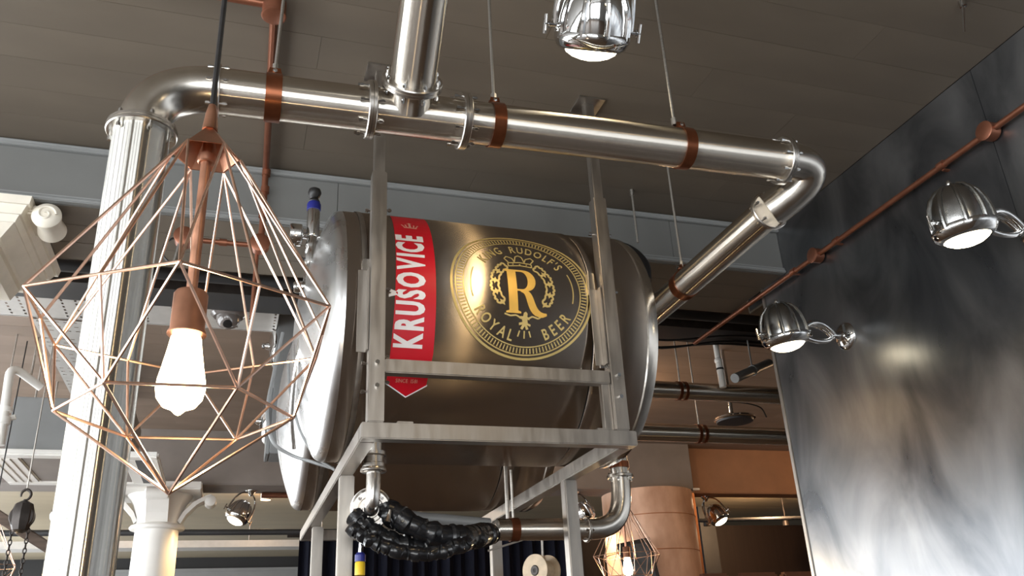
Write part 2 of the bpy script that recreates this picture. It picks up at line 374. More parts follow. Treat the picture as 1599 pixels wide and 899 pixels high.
# ------------------------------------------------------------------ shared fittings
def add_bolt(parent, p, d, r=.007, L=.05, name='bolt', m='chrome'):
    """hex bolt through p along d; mesh shared by size"""
    key = ('bolt', round(r, 4), round(L, 4), m); q = V(0, 0, 1).rotation_difference(Vector(d).normalized())
    if key in BOARD: return place(BOARD[key], name, parent, p, q)
    g = G().lathe([(r, -L / 2 - .006), (r, -L / 2 + .006)], p, (0, 0, 1), 6)
    g.lathe([(r * .55, -L / 2), (r * .55, L / 2 + .002)], p, (0, 0, 1), 6)
    g.lathe([(r, L / 2 - .012), (r, L / 2 - .002)], p, (0, 0, 1), 6)
    o = g.build(name, m, parent, smooth=30, origin=p); BOARD[key] = o
    o.rotation_mode = 'QUATERNION'; o.rotation_quaternion = q
    return o
def flange(parent, p, d, r=.072, R=.094, t=.026, n=8, name='flange', bolts=True, ph=0.2, bl=.05):
    d = Vector(d).normalized(); p = Vector(p)
    f = G().lathe([(r, -t / 2), (R - .003, -t / 2), (R, -t / 2 + .003), (R, -.0012), (R - .003, 0), (R, .0012), (R, t / 2 - .003), (R - .003, t / 2), (r, t / 2)], p, d, 40, caps=True).build(name, 'fitting', parent, origin=p)
    if bolts:
        ref = V(0, 0, 1) if abs(d.z) < .9 else V(1, 0, 0)
        u = d.cross(ref).normalized(); v = d.cross(u)
        for k in range(n):
            a = 2 * pi * (k + ph) / n
            add_bolt(f, p + (u * cos(a) + v * sin(a)) * (R - .012), d, .0065, bl)
    return f
def main_axis(x): return V(x, 2.3, 3.152 + .021 * (x + .14))

# ------------------------------------------------------------------ upright pipe
PX, PY = -.326, 2.3
up_pipe = thing('upright_pipe', 'thick shiny steel pipe standing upright behind the big copper wire pendant', 'pipe', (PX, PY, 0))
G().tube([(PX + .012, PY, 0), (PX - .010, PY, 2.968)], .077, 48).build('pipe_segment', 'steel_z', up_pipe)
flange(up_pipe, (PX - .010, PY, 2.972), (0, 0, 1), .077, .098, .024, 6, ph=.35, bl=.055)
G().lathe([(.077, 0), (.13, 0), (.13, .012), (.08, .02)], (PX + .012, PY, 0), (0, 0, 1), 32).build('foot_plate', 'fitting', up_pipe)

# ------------------------------------------------------------------ overhead pipe
ov = thing('overhead_pipe', 'long horizontal stainless steel pipe with bolted flanges crossing under the ceiling', 'pipe', (.8, 2.3, 3.17))
e0 = V(PX - .010, 2.3, 2.984); e1 = main_axis(-.14)
G().tube(bez(e0, e0 + V(0, 0, .11), e1 - V(.115, 0, .005), e1, 20), .072, 40).build('elbow', 'steel_bend', ov)
G().tube([main_axis(-.14), main_axis(.32)], .072, 40).build('pipe_segment', 'steel_x', ov)
G().tube([main_axis(.32), main_axis(.59)], .072, 40).build('tee_piece', 'steel_x', ov)
G().tube([main_axis(.59), main_axis(1.89)], .072, 40).build('pipe_segment', 'steel_x', ov)
dx = V(1, 0, .021)
flange(ov, main_axis(-.14), dx, .072, .083, .012, 6, ph=.1, bl=.055)
flange(ov, main_axis(.325), dx, .072, .095, .028, 8, ph=.3, bl=.07)
flange(ov, main_axis(.635), dx, .072, .095, .028, 8, ph=.1, bl=.07)
flange(ov, main_axis(1.885), dx, .072, .092, .026, 8, ph=.2, bl=.06)

# branch towards the viewer
bd = V(-.02, -.34, .173).normalized(); b0 = main_axis(.45)
br = thing('branch_pipe', 'wide steel pipe rising from the tee of the overhead pipe out of the top', 'pipe', b0 + bd * .1)
G().tube([b0 + bd * .03, b0 + bd * 1.56], .0725, 40).build('pipe_segment', 'steel_y', br)
flange(br, b0 + bd * .115, bd, .0725, .097, .026, 8, ph=.5, bl=.06)

# return pipe going away along the tank end
rp = thing('return_pipe', 'steel pipe running away from the right-hand elbow past the tank end', 'pipe', (1.92, 3.0, 3.06))
p0 = main_axis(1.895); q0 = V(1.915, 2.47, 3.072); q1 = V(1.90, 3.72, 3.045)
G().tube(bez(p0, p0 + V(.16, .0, .01), q0 + V(.13, -.13, .075), q0, 20), [.070] * 21, 36).build('elbow', 'steel_bend', rp)
G().tube([q0, q1], .064, 36).build('pipe_segment', 'steel_y', rp)
flange(rp, q0, (q1 - q0), .064, .080, .018, 6, ph=.2, bl=.05)
e = q1
G().tube(bez(q1, q1 + V(-.01, .09, 0), (1.80, 3.84, 3.0), (1.80, 3.84, 2.88), 10), .058, 28).tube([(1.80, 3.84, 2.88), (1.80, 3.83, 2.625)], .050, 28).build('drop_elbow', 'steel_bend', rp)

# hangers: copper clamp, rod to the ceiling
def hanger(axis_pt, r, d, label, rod_top, width=.042, rod_off=(0, 0), name='pipe_hanger', tilt=0.0):
    p = Vector(axis_pt); d = Vector(d).normalized()
    t = thing(name, label, 'pipe hanger', p, 'copper pipe hangers')
    band = G().lathe([(r + .001, -width / 2), (r + .005, -width / 2), (r + .005, width / 2), (r + .001, width / 2)], p, d, 40, caps=False).build('clamp_band', 'clamp', t)
    side = d.cross(V(0, 0, 1)).normalized()
    top = p + V(0, 0, r)
    for sgn in (-1, 1):
        e = top + side * sgn * .010
        ax = d * (width / 2)
        G().poly([e - ax + side * .003, e + ax + side * .003, e + ax * .7 + side * .003 + V(0, 0, .034), e - ax * .7 + side * .003 + V(0, 0, .034)], side * -.006).build('clamp_ear', 'clamp', t, smooth=0)
    add_bolt(t, top + V(0, 0, .020), side, .008, .044)
    rb = top + V(rod_off[0], rod_off[1], .026)
    G().tube([rb, (rb.x + tilt, rb.y, rod_top + .008)], .0055, 8).build('rod', 'rod', t)
    G().lathe([(.010, 0), (.010, .03)], rb, (0, 0, 1), 6).build('coupling_nut', 'rod', t, smooth=30)
    return t
hanger(main_axis(.022), .072, dx, 'red copper clamp and rod holding the overhead pipe nearest its left elbow', ZC, .048, tilt=.02)
hanger(main_axis(.748), .072, dx, 'red copper clamp and rod on the overhead pipe just right of the tee', ZC)
hanger(main_axis(1.462), .072, dx, 'red copper clamp and rod on the overhead pipe left of the right elbow', ZC, .042, (-.02, 0))
hanger(lerp(q0, q1, .55), .064, q1 - q0, 'red copper clamp and thin rod holding the return pipe behind the tank end', ZC, .045)

# ------------------------------------------------------------------ tanks
TY, TZ, TR = 3.62, 2.878, .557
def dome_prof(side, x, R, depth=.15):
    """radius, distance profile of a dished end; distances along +X from 0"""
    pr = [(R, x)]
    k = min(.05, depth * .8)
    for i in range(1, 7):
        a = i / 6 * radians(62); pr.append((R - k + k * cos(a), x + side * k * sin(a)))
    r1, h1 = pr[-1]; rem = depth - abs(h1 - x)
    for i in range(1, 13):
        t = i / 12; rr = r1 * (1 - t)
        pr.append((max(rr, 0), h1 + side * rem * (1 - (rr / r1) ** 2)))
    return pr
def make_tank(loc, label):
    t = thing('beer_tank', label, 'tank', loc, None)
    o = V(0, loc[1], loc[2])
    G().lathe([(TR - .004, .440), (TR, .4405), (TR, 1.3885), (TR - .004, 1.389)], o, (1, 0, 0), 128, caps=False).build('shell', 'tank', t, smooth=30)
    G().lathe([(TR - .002, .36), (TR - .002, .418)], o, (1, 0, 0), 128, caps=False).build('end_band', 'tank', t)
    G().lathe([(TR - .012, .414), (TR - .012, .444)], o, (1, 0, 0), 96, caps=False).build('seam_groove', 'dark', t)
    G().lathe([(TR + .002, .418), (TR + .003, .422), (TR + .003, .436), (TR + .002, .440)], o, (1, 0, 0), 128, caps=False).build('seam_strip', 'frame', t)
    G().lathe([(TR - .014, 1.385), (TR - .014, 1.40)], o, (1, 0, 0), 96, caps=False).build('seam_groove', 'dark', t)
    G().lathe([(TR - .006, 1.397), (TR - .004, 1.40), (TR - .004, 1.645)], o, (1, 0, 0), 128, caps=False).build('end_band', 'tank', t)
    G().lathe([(TR - .004, 1.645), (TR + .002, 1.65), (TR + .002, 1.668), (TR - .012, 1.70), (TR - .06, 1.705)], o, (1, 0, 0), 128, caps=False).build('end_rim', 'steel_bend', t, smooth=25)
    G().lathe(dome_prof(-1, .36, TR - .002, .16), o, (1, 0, 0), 96, caps=False).build('dished_end', 'dome', t, smooth=60)
    G().lathe(dome_prof(1, 1.695, TR - .05, .05), o, (1, 0, 0), 96, caps=False).build('dished_end', 'dome', t, smooth=60)
    return t
tank = make_tank((1.03, TY, TZ), 'big horizontal steel beer tank with red banner and round gold emblem, in front')
tank2 = make_tank((1.03, TY + 1.21, TZ), 'second steel tank lying behind the branded tank, only its end and underside showing')

def wrap(u, v, lift=.0012, X0=0.0):
    """u metres along the tank, v metres round it, measured from the axis height on the front"""
    a = v / TR
    return V(X0 + u, TY - (TR + lift) * cos(a), TZ + (TR + lift) * sin(a))
def decal(name, polys, m, parent, lift=.0012, maxlen=.03):
    """flat outlines (lists of (x, v)) laid on the tank skin"""
    bm = bmesh.new()
    for pl in polys:
        pts = []
        for i in range(len(pl)):
            a = pl[i]; b = pl[(i + 1) % len(pl)]
            n = max(1, int(math.hypot(b[0] - a[0], b[1] - a[1]) / maxlen))
            for k in range(n): pts.append((a[0] + (b[0] - a[0]) * k / n, a[1] + (b[1] - a[1]) * k / n))
        bm.faces.new([bm.verts.new((x, y, 0)) for x, y in pts])
    return finish_decal(bm, name, m, parent, lift, maxlen)
def finish_decal(bm, name, m, parent, lift, step=.03):
    bmesh.ops.triangulate(bm, faces=bm.faces[:])
    vs = [v.co.y for v in bm.verts]; lo, hi = min(vs), max(vs)
    k = math.ceil(lo / step) * step
    while k < hi:
        bmesh.ops.bisect_plane(bm, geom=bm.verts[:] + bm.edges[:] + bm.faces[:], plane_co=(0, k, 0), plane_no=(0, 1, 0)); k += step
    for v in bm.verts: v.co = wrap(v.co.x, v.co.y, lift)
    off = Vector(BASE[parent.name])
    cen = sum((v.co for v in bm.verts), Vector()) / len(bm.verts)
    bm.normal_update()
    for f in bm.faces:
        if f.normal.dot(V(0, f.calc_center_median().y - TY, f.calc_center_median().z - TZ)) < 0: f.normal_flip()
    bmesh.ops.translate(bm, vec=-cen, verts=bm.verts[:])
    me = bpy.data.meshes.new(name); bm.to_mesh(me); bm.free(); me.materials.append(MT[m])
    o = bpy.data.objects.new(name, me); C.objects.link(o); o.parent = parent; o.location = cen - off; BASE[o.name] = tuple(cen)
    return o
def ring_poly(cx, cv, r0, r1, a0=0, a1=360, n=72):
    out = []
    for i in range(n):
        a, b = radians(a0 + (a1 - a0) * i / n), radians(a0 + (a1 - a0) * (i + 1) / n)
        out.append([(cx + r0 * cos(a), cv + r0 * sin(a)), (cx + r1 * cos(a), cv + r1 * sin(a)), (cx + r1 * cos(b), cv + r1 * sin(b)), (cx + r0 * cos(b), cv + r0 * sin(b))])
    return out
def letter_mesh(ch, size, bold):
    """outline letter as a mesh; a bold offset that breaks the fill is reduced"""
    best = None
    for bo in (bold, bold * .75, bold * .5, 0.0):
        cu = bpy.data.curves.new('glyph', 'FONT'); cu.body = ch; cu.size = size; cu.offset = bo; cu.align_x = 'CENTER'; cu.fill_mode = 'FRONT'; cu.resolution_u = 3
        ob = bpy.data.objects.new('glyph', cu); C.objects.link(ob)
        dg = bpy.context.evaluated_depsgraph_get(); me = bpy.data.meshes.new_from_object(ob.evaluated_get(dg))
        C.objects.unlink(ob); bpy.data.objects.remove(ob); bpy.data.curves.remove(cu)
        ar = sum(p.area for p in me.polygons)
        if bo == 0.0: base = (me, ar)
        else:
            best = (best or []) + [(me, ar)]
    for me, ar in best or []:
        if ar > base[1]: return me
    return base[0]
def glyph(ch, name, parent, m, place_fn, size, sx=1.0, bold=0.0, lift=.0018):
    me = letter_mesh(ch, size, bold)
    bm = bmesh.new(); bm.from_mesh(me)
    for v in bm.verts:
        x, y = place_fn(v.co.x * sx, v.co.y); v.co = V(x, y, 0)
    return finish_decal(bm, name, m, parent, lift, .02)
def width(ch, size, sx, bold):
    cu = bpy.data.curves.new('glyph', 'FONT'); cu.body = ch; cu.size = size; cu.offset = bold
    ob = bpy.data.objects.new('glyph', cu); C.objects.link(ob)
    dg = bpy.context.evaluated_depsgraph_get(); me = bpy.data.meshes.new_from_object(ob.evaluated_get(dg))
    xs = [v.co.x for v in me.vertices]; C.objects.unlink(ob); bpy.data.objects.remove(ob); bpy.data.curves.remove(cu)
    bpy.data.meshes.remove(me)
    return ((max(xs) - min(xs)) * sx) if xs else size * .3
D = radians(1) * TR                                    # metres round the shell per degree
# red banner
bx0, bx1 = .540, .712
ban = decal('banner', [[(bx0 - .002, -39 * D), ((bx0 + bx1) / 2 - .004, -45 * D), (bx1 - .014, -39 * D), (bx1, -26 * D), (bx1 + .008, 56 * D), (bx0 + .026, 55 * D)]], 'red', tank)
ban['label'] = 'red banner with white lettering'
decal('chevron', [[(bx0 - .002, -38.7 * D), ((bx0 + bx1) / 2 - .004, -44.3 * D), (bx1 - .010, -38.7 * D), (bx1 - .010, -39.3 * D), ((bx0 + bx1) / 2 - .004, -44.9 * D), (bx0 - .002, -39.3 * D)]], 'white_print', ban, .0020)
word = 'KRU\u0160OVICE'; bs, bsx, bb = .152, .50, .0065
ws = [width(c, bs, bsx, bb) for c in word]; gap = .0085
tot = sum(ws) + gap * (len(word) - 1); v0, v1 = -24.6 * D, 30.4 * D; kx = (v1 - v0) / tot
pos = v0
for c, wd in zip(word, ws):
    cen = pos + wd * kx / 2; pos += (wd + gap) * kx
    cx = .650 + (cen - 0) * .022
    glyph(c, 'letter', ban, 'white_print', lambda x, y, cen=cen, cx=cx: (cx + .014 - y * 1.0, cen + x * kx), bs, bsx, bb)
# small crown print on the banner (turned with the lettering)
cc, cv = .632, 39.5 * D
def rot90(pts, cx=cc, cv=cv, k=1.0): return [(cx - y * k, cv + x * k) for x, y in pts]
decal('crown_print', [[(cc + x, cv + y) for x, y in pl] for pl in (
    [(-.028, -.022), (.028, -.022), (.028, -.014), (-.028, -.014)],
    [(-.028, -.012), (-.022, -.012), (-.034, .012), (-.038, .008)], [(.028, -.012), (.022, -.012), (.034, .012), (.038, .008)],
    [(-.006, -.012), (.006, -.012), (.004, .018), (-.004, .018)], [(-.018, -.012), (-.012, -.012), (-.016, .014), (-.022, .012)], [(.018, -.012), (.012, -.012), (.016, .014), (.022, .012)],
    [(-.004, .020), (.004, .020), (.004, .034), (-.004, .034)], [(-.010, .024), (.010, .024), (.010, .029), (-.010, .029)])], 'pink_print', ban, .0020)['kind'] = 'stuff'
txt = 'SINCE 1581'
ws = [width(c, .022, .8, 0) if c != ' ' else .008 for c in txt]; tot = sum(ws) + .0025 * (len(txt) - 1); pos = .617 - tot / 2
for c, wd in zip(txt, ws):
    if c != ' ': glyph(c, 'letter', ban, 'pink_print', lambda x, y, q=pos + wd / 2: (q + x, -38.3 * D + y), .022, .8, 0)
    pos += wd + .0025

# round gold emblem
ex, ev = 1.085, 5.6 * D
emb = decal('emblem', ring_poly(ex, ev, .301, .311) , 'gold_pale', tank); emb['label'] = 'round gold emblem printed on the shell'
decal('emblem_ring', ring_poly(ex, ev, .287, .2925), 'gold_pale', emb)
decal('emblem_ring', ring_poly(ex, ev, .254, .259), 'gold_pale', emb)
tk = []
for i in range(120):
    a = 2 * pi * i / 120; hw = .0026
    c_, s_ = cos(a), sin(a)
    tk.append([(ex + r * c_ - s * hw * s_, ev + r * s_ + s * hw * c_) for r, s in ((.262, -1), (.284, -1), (.284, 1), (.262, 1))])
decal('tick_marks', tk, 'gold_pale', emb, maxlen=.1)['kind'] = 'stuff'
for a0, a1 in ((158, 195), (-15, 22)): decal('emblem_arc', ring_poly(ex, ev, .222, .227, a0, a1, 16), 'gold_pale', emb)
def arc_text(txt, R, mid_deg, size, sx, bold, top, spread):
    ws = [width(c, size, sx, bold) if c != ' ' else size * .35 for c in txt]
    gap = size * .14; tot = sum(ws) + gap * (len(txt) - 1); k = radians(spread) * R / tot
    pos = -tot / 2
    for c, wd in zip(txt, ws):
        m_ = (pos + wd / 2) * k; pos += wd + gap
        if c == ' ': continue
        a = radians(mid_deg) + (-m_ / R if top else m_ / R)
        def pf(x, y, a=a):
            rr = R + y if top else R - y
            # local frame
            tx, ty = (sin(a), -cos(a)) if top else (-sin(a), cos(a))
            rx, ry = cos(a), sin(a)
            q = rr
            return (ex + rx * q + tx * x, ev + ry * q + ty * x)
        glyph(c, 'letter', emb, 'gold_pale', pf, size, sx, bold)
arc_text("KING RUDOLF'S", .190, 88, .062, .72, .0010, True, 112)
arc_text('ROYAL', .241, -128, .066, .72, .0012, False, 50)
arc_text('BEER', .241, -50, .066, .72, .0012, False, 38)
# the big R
def bez2(p0, p1, p2, p3, n=10): return [(a.x, a.y) for a in bez((*p0, 0), (*p1, 0), (*p2, 0), (*p3, 0), n)]
def rs(pts): return [(ex - .078 + x * .155, ev - .118 + y * .205) for x, y in pts]
stem = [(0, 0), (.42, 0), (.42, .035), (.34, .06), (.34, .94), (.42, .965), (0, 1.0), (0, .965), (.09, .94), (.09, .06), (0, .035)]
bowl = [(.33, .965), (.33, 1.0)] + bez2((.55, 1.0), (.98, 1.0), (1.0, .50), (.58, .49), 14) + [(.33, .49), (.33, .53)] + bez2((.48, .53), (.72, .53), (.72, .955), (.48, .955), 12)[:] + [(.33, .955)]
legp = [(.40, .50), (.60, .515)] + bez2((.60, .515), (.88, .45), (.72, .02), (1.14, .03), 12) + [(1.14, -.02)] + bez2((1.02, -.06), (.50, -.08), (.66, .46), (.46, .46), 12)
stem[6] = (0, 1.0); stem[5] = (.36, 1.0)
decal('monogram', [rs(stem), rs(bowl), rs(legp)], 'gold', emb, .0018)['label'] = 'gold letter R in the middle of the emblem'
# wreath of links either side, crown, small lion
def blob(cx, cv, pts, s, rot, flip=1):
    c_, s_ = cos(rot), sin(rot)
    return [(cx + (x * flip * c_ - y * s_) * s, cv + (x * flip * s_ + y * c_) * s) for x, y in pts]
def strip(pts, wd):
    out = []
    for a, b in zip(pts, pts[1:]):
        dx_, dy_ = b[0] - a[0], b[1] - a[1]; L = math.hypot(dx_, dy_) or 1; nx, ny = -dy_ / L * wd / 2, dx_ / L * wd / 2
        out.append([(a[0] + nx, a[1] + ny), (b[0] + nx, b[1] + ny), (b[0] - nx, b[1] - ny), (a[0] - nx, a[1] - ny)])
    return out
link = [(-1.05, -.35), (-.75, -.85), (-.3, -.6), (0, -1.0), (.3, -.6), (.75, -.85), (1.05, -.35), (.8, 0), (1.05, .3), (.6, .65), (.2, .45), (-.2, .45), (-.6, .65), (-1.05, .3), (-.8, 0), (-1.05, -.35)]
star = [(cos(pi / 4 * k) * (1 if k % 2 == 0 else .45), sin(pi / 4 * k) * (1 if k % 2 == 0 else .45)) for k in range(8)]
for sd in (-1, 1):
    for j, ang in enumerate((46, 22, -3, -28)):
        a = radians(ang) if sd > 0 else pi - radians(ang)
        cx_, cv_ = ex + .118 * cos(a), ev + .005 + .118 * sin(a)
        decal('wreath_link', strip(blob(cx_, cv_, link, .0255, a + pi / 2), .0085), 'gold_pale', emb, .0017)
        a2 = radians(ang - 12.5) if sd > 0 else pi - radians(ang - 12.5)
        decal('wreath_star', [blob(ex + .121 * cos(a2), ev + .005 + .121 * sin(a2), star, .017, a2)], 'gold_pale', emb, .0019)
cy_ = ev + .118
decal('crown', strip([(ex - .052, cy_ - .012), (ex, cy_ - .006), (ex + .052, cy_ - .012)], .005) + strip([(ex - .052, cy_ + .006), (ex, cy_ + .012), (ex + .052, cy_ + .006)], .005)
      + strip([(ex - .052, cy_ - .012), (ex - .052, cy_ + .006)], .005) + strip([(ex + .052, cy_ - .012), (ex + .052, cy_ + .006)], .005)
      + [blob(ex + q, cy_, star, .005, 0) for q in (-.03, 0, .03)]
      + strip([(ex - .050, cy_ + .010), (ex - .066, cy_ + .030), (ex - .054, cy_ + .044), (ex - .030, cy_ + .034), (ex - .022, cy_ + .014)], .005)
      + strip([(ex + .050, cy_ + .010), (ex + .066, cy_ + .030), (ex + .054, cy_ + .044), (ex + .030, cy_ + .034), (ex + .022, cy_ + .014)], .005)
      + strip([(ex - .022, cy_ + .014), (ex - .014, cy_ + .046), (ex, cy_ + .054), (ex + .014, cy_ + .046), (ex + .022, cy_ + .014)], .005), 'gold_pale', emb, .0017)['kind'] = 'stuff'
lion = [(-.1, 1.0), (.15, 1.15), (.35, .9), (.3, .55), (.6, .4), (.55, .15), (.3, .2), (.35, -.2), (.7, -.35), (.65, -.6), (.25, -.45), (.45, -.9), (.15, -1.0), (0, -.55), (-.3, -1.0), (-.55, -.85), (-.3, -.4), (-.7, -.5), (-.7, -.2), (-.3, -.1), (-.35, .25), (-.7, .3), (-.6, .55), (-.2, .6)]
decal('lion', [blob(ex + .002, ev - .150, lion, .036, 0)], 'gold_pale', emb, .0019)
decal('ribbon', strip([(ex - .085, ev - .122), (ex - .06, ev - .130), (ex - .035, ev - .126), (ex - .01, ev - .140)], .007) , 'gold_pale', emb, .0017)
decal('ribbon', strip([(ex + .085, ev - .118), (ex + .06, ev - .136), (ex + .035, ev - .128), (ex + .014, ev - .140)], .007), 'gold_pale', emb, .0017)
decal('tassel', strip([(ex - .02, ev - .190), (ex - .028, ev - .215)], .006) + strip([(ex, ev - .190), (ex, ev - .222)], .006) + strip([(ex + .02, ev - .190), (ex + .028, ev - .215)], .006), 'gold_pale', emb, .0017)

# seam latches and the black cover behind the tank end
for (px, pz) in ((.431, 2.945),):
    a = math.asin((pz - TZ) / TR); yy = TY - TR * cos(a)
    G().box(px - .014, px + .014, yy - .016, yy + .006, pz - .05, pz + .05, bev=.003).build('latch', 'fitting', tank, smooth=0)
G().box(1.375, 1.405, TY - TR - .018, TY - TR + .01, 2.92, 3.02, bev=.003).build('latch', 'fitting', tank, smooth=0)

# ------------------------------------------------------------------ tank stand
st = thing('tank_stand', 'square-tube steel frame carrying the tanks and bolted up to the ceiling', 'frame', (.96, 4.2, 0))
FX0, FX1 = .42, 1.505
G().box(FX0, FX1, 3.0, 3.06, 2.26, 2.32, bev=.004).build('front_rail', 'frame', st, smooth=0)
G().box(FX0, FX0 + .06, 3.062, 5.55, 2.26, 2.32, bev=.004).build('side_rail', 'frame', st, smooth=0)
G().box(FX1 - .06, FX1, 3.062, 5.55, 2.26, 2.32, bev=.004).build('side_rail', 'frame', st, smooth=0)
G().box(FX0, FX1, 5.552, 5.61, 2.26, 2.32, bev=.004).build('rear_rail', 'frame', st, smooth=0)
G().box(.502, 1.415, 3.005, 3.055, 2.512, 2.566, bev=.004).build('middle_rail', 'frame', st, smooth=0)
for x0, zt in ((.442, 3.375), (1.418, 3.375)):
    o = G().box(x0, x0 + .06, 3.0, 3.06, 2.321, zt, bev=.004).build('post', 'frame', st, smooth=0)
    G().box(x0 + .008, x0 + .052, 3.008, 3.052, zt - .02, ZC, bev=.003).build('post_extension', 'frame', st, smooth=0)
    G().box(x0 - .035, x0 + .095, 2.965, 3.095, ZC - .008, ZC + .001, bev=.002).build('ceiling_plate', 'frame', st, smooth=0)
for x0, s_ in ((.400, -1), (1.376, -1)):
    G().box(x0 + .034, x0 + .04, 3.01, 3.05, 2.60, 2.94, bev=.001).box(x0, x0 + .034, 3.044, 3.05, 2.60, 2.94, bev=.001).build('angle_bracket', 'frame', st, smooth=0)
G().box(1.380, 1.417, 3.02, 3.05, 2.325, 2.52, bev=.002).build('angle_bracket', 'frame', st, smooth=0)
for x0 in (.452, 1.445):
    pass
for (x0, y0) in ((.425, 3.63), (1.444, 3.66), (.445, 5.02), (1.444, 4.86)):
    G().box(x0, x0 + .06, y0, y0 + .06, 0, 2.2595, bev=.004).build('leg', 'frame', st, smooth=0)
for x in (.472, 1.448):                                  # bolts on the post faces
    for z in (2.545, 2.455): add_bolt(st, (x, 2.998, z), (0, 1, 0), .009, .014)
for x, z in ((.442, 3.20), (.442, 2.55), (.442, 2.44), (.506, 2.58), (.506, 2.48), (.506, 2.86), (.506, 3.21), (1.414, 3.20), (1.410, 2.59), (1.408, 2.49), (1.482, 2.93), (1.482, 3.20)):
    add_bolt(st, (x, 3.03, z), (1, 0, 0), .008, .034)
for x in (.58, 1.37):
    G().box(x - .03, x + .03, 3.005, 3.055, 2.3205, 2.328, bev=.002).build('foot_pad', 'frame', st, smooth=0)

# ------------------------------------------------------------------ valve on the tank's left end
VX, VY = .247, 3.45
vs = thing('pressure_valve', 'chrome pressure valve with black knob, blue collar and round gauge on the tank', 'valve', (VX, VY, 3.10))
G().lathe([(.024, 3.02), (.026, 3.06), (.026, 3.10), (.020, 3.12), (.020, 3.14)], (VX, VY, 0), (0, 0, 1), 20).build('lower_body', 'chrome', vs)
G().lathe([(.030, 3.14), (.032, 3.15), (.032, 3.19), (.026, 3.21), (.028, 3.22), (.028, 3.24), (.024, 3.25), (.024, 3.27)], (VX, VY, 0), (0, 0, 1), 24).build('middle_body', 'chrome', vs)
G().lathe([(.026, 3.27), (.029, 3.28), (.029, 3.405), (.026, 3.41)], (VX, VY, 0), (0, 0, 1), 24).build('cylinder', 'chrome', vs)
G().lathe([(.031, 3.405), (.031, 3.435), (.026, 3.445)], (VX, VY, 0), (0, 0, 1), 24).build('collar', 'blue', vs)
G().lathe([(.020, 3.44), (.026, 3.45), (.020, 3.462), (.014, 3.468), (.024, 3.478), (.030, 3.495), (.026, 3.512), (.012, 3.522), (0, 3.524)], (VX, VY, 0), (0, 0, 1), 24).build('knob', 'black', vs)
G().lathe([(.042, -.10), (.048, -.098), (.050, -.09), (.050, -.05), (.044, -.045), (.014, -.04), (.014, 0)], (VX, VY, 3.275), (1, 0, 0), 32).build('gauge', 'chrome', vs)
G().tube([(VX, VY, 3.275), (.42, VY + .01, 3.275)], .011, 12).build('inlet_pipe', 'chrome', vs)
G().lathe([(.019, .04), (.021, .045), (.021, .085), (.016, .09), (.016, .10), (.022, .10), (.022, .112), (.013, .113)], (VX, VY, 3.275), (1, 0, 0), 6).build('union_nut', 'chrome', vs, smooth=30)
G().tube(spline([(VX, VY, 3.03), (VX - .01, VY + .01, 2.9), (VX - .035, VY + .03, 2.70), (VX - .04, VY + .1, 2.50), (VX - .02, VY + .16, 2.36)]), .011, 10).build('drain_pipe', 'chrome', vs)
G().lathe([(.02, -.07), (.026, -.06), (.026, -.01), (.014, 0)], (VX, VY, 3.03), (1, 0, .1), 16).build('side_port', 'chrome', vs)
G().tube([(VX + .0, VY, 3.14), (VX + .055, VY - .02, 3.15)], .006, 8).tube([(VX - .02, VY, 3.155), (VX - .06, VY - .01, 3.165)], .007, 8).build('lever', 'black', vs)

# loose cables against the tank ends
tag(G().tube(spline([(.17, 4.0, 3.02), (.14, 3.95, 2.80), (.12, 3.9, 2.60), (.15, 3.88, 2.46), (.23, 3.88, 2.40), (.33, 3.85, 2.36), (.418, 3.83, 2.33)]), .008, 8).build('cable', 'grey_box'), 'grey cable looping under the left ends of the tanks', 'cable')
tag(G().tube(spline([(.20, 3.9, 2.83), (.215, 3.86, 2.68), (.265, 3.84, 2.50), (.34, 3.82, 2.38), (.418, 3.80, 2.318)]), .007, 8).build('cable', 'grey_box'), 'thinner grey cable hanging between the two tank ends', 'cable')

# ------------------------------------------------------------------ drain fittings and black hoses under the tank
dv = thing('drain_valve', 'clamped steel drain elbow with large round flange under the front tank', 'valve', (.555, 3.55, 2.05))
ux, uy = .536, 3.45
G().lathe([(.034, 2.352), (.034, 2.318), (.050, 2.316), (.050, 2.302), (.040, 2.298), (.040, 2.272), (.046, 2.268), (.046, 2.236), (.030, 2.23)], (ux, uy, 0), (0, 0, 1), 28).build('ferrule', 'fitting', dv)
G().lathe([(.050, 2.252), (.053, 2.248), (.053, 2.238), (.048, 2.234)], (ux, uy, 0), (0, 0, 1), 28).build('clamp_ring', 'fitting', dv)
dd = V(-.14, -.95, -.22).normalized()
dp = V(.536, 3.50, 2.096)
G().tube(bez((ux, uy - .005, 2.24), (ux, uy - .02, 2.13), dp + dd * .07, dp - dd * .01, 16), .029, 24).build('elbow', 'fitting', dv)
G().lathe([(.03, -.03), (.076, -.03), (.080, -.024), (.080, -.006), (.074, 0), (.052, 0), (.048, -.006), (.036, -.006), (.032, .010), (.030, .010)], dp, dd, 40).build('round_flange', 'fitting', dv)
for k in range(8):
    a = 2 * pi * k / 8; u_ = dd.cross(V(0, 0, 1)).normalized(); v_ = dd.cross(u_)
    add_bolt(dv, dp + (u_ * cos(a) + v_ * sin(a)) * .062, dd, .008, .012)
G().lathe([(.076, -.12), (.084, -.117), (.084, -.085), (.074, -.082), (.074, -.072), (.082, -.068), (.082, -.035), (.074, -.03)], dp, dd, 40).build('clamp_ring', 'fitting', dv)
for s_ in (0, 1):
    q = V(.605 + s_ * .035, 3.45, 2.085)
    G().tube([q, q + V(-.012 + .03 * s_, -.01, -.05)], [.006, .014], 8).build('wing_nut', 'chrome', dv)
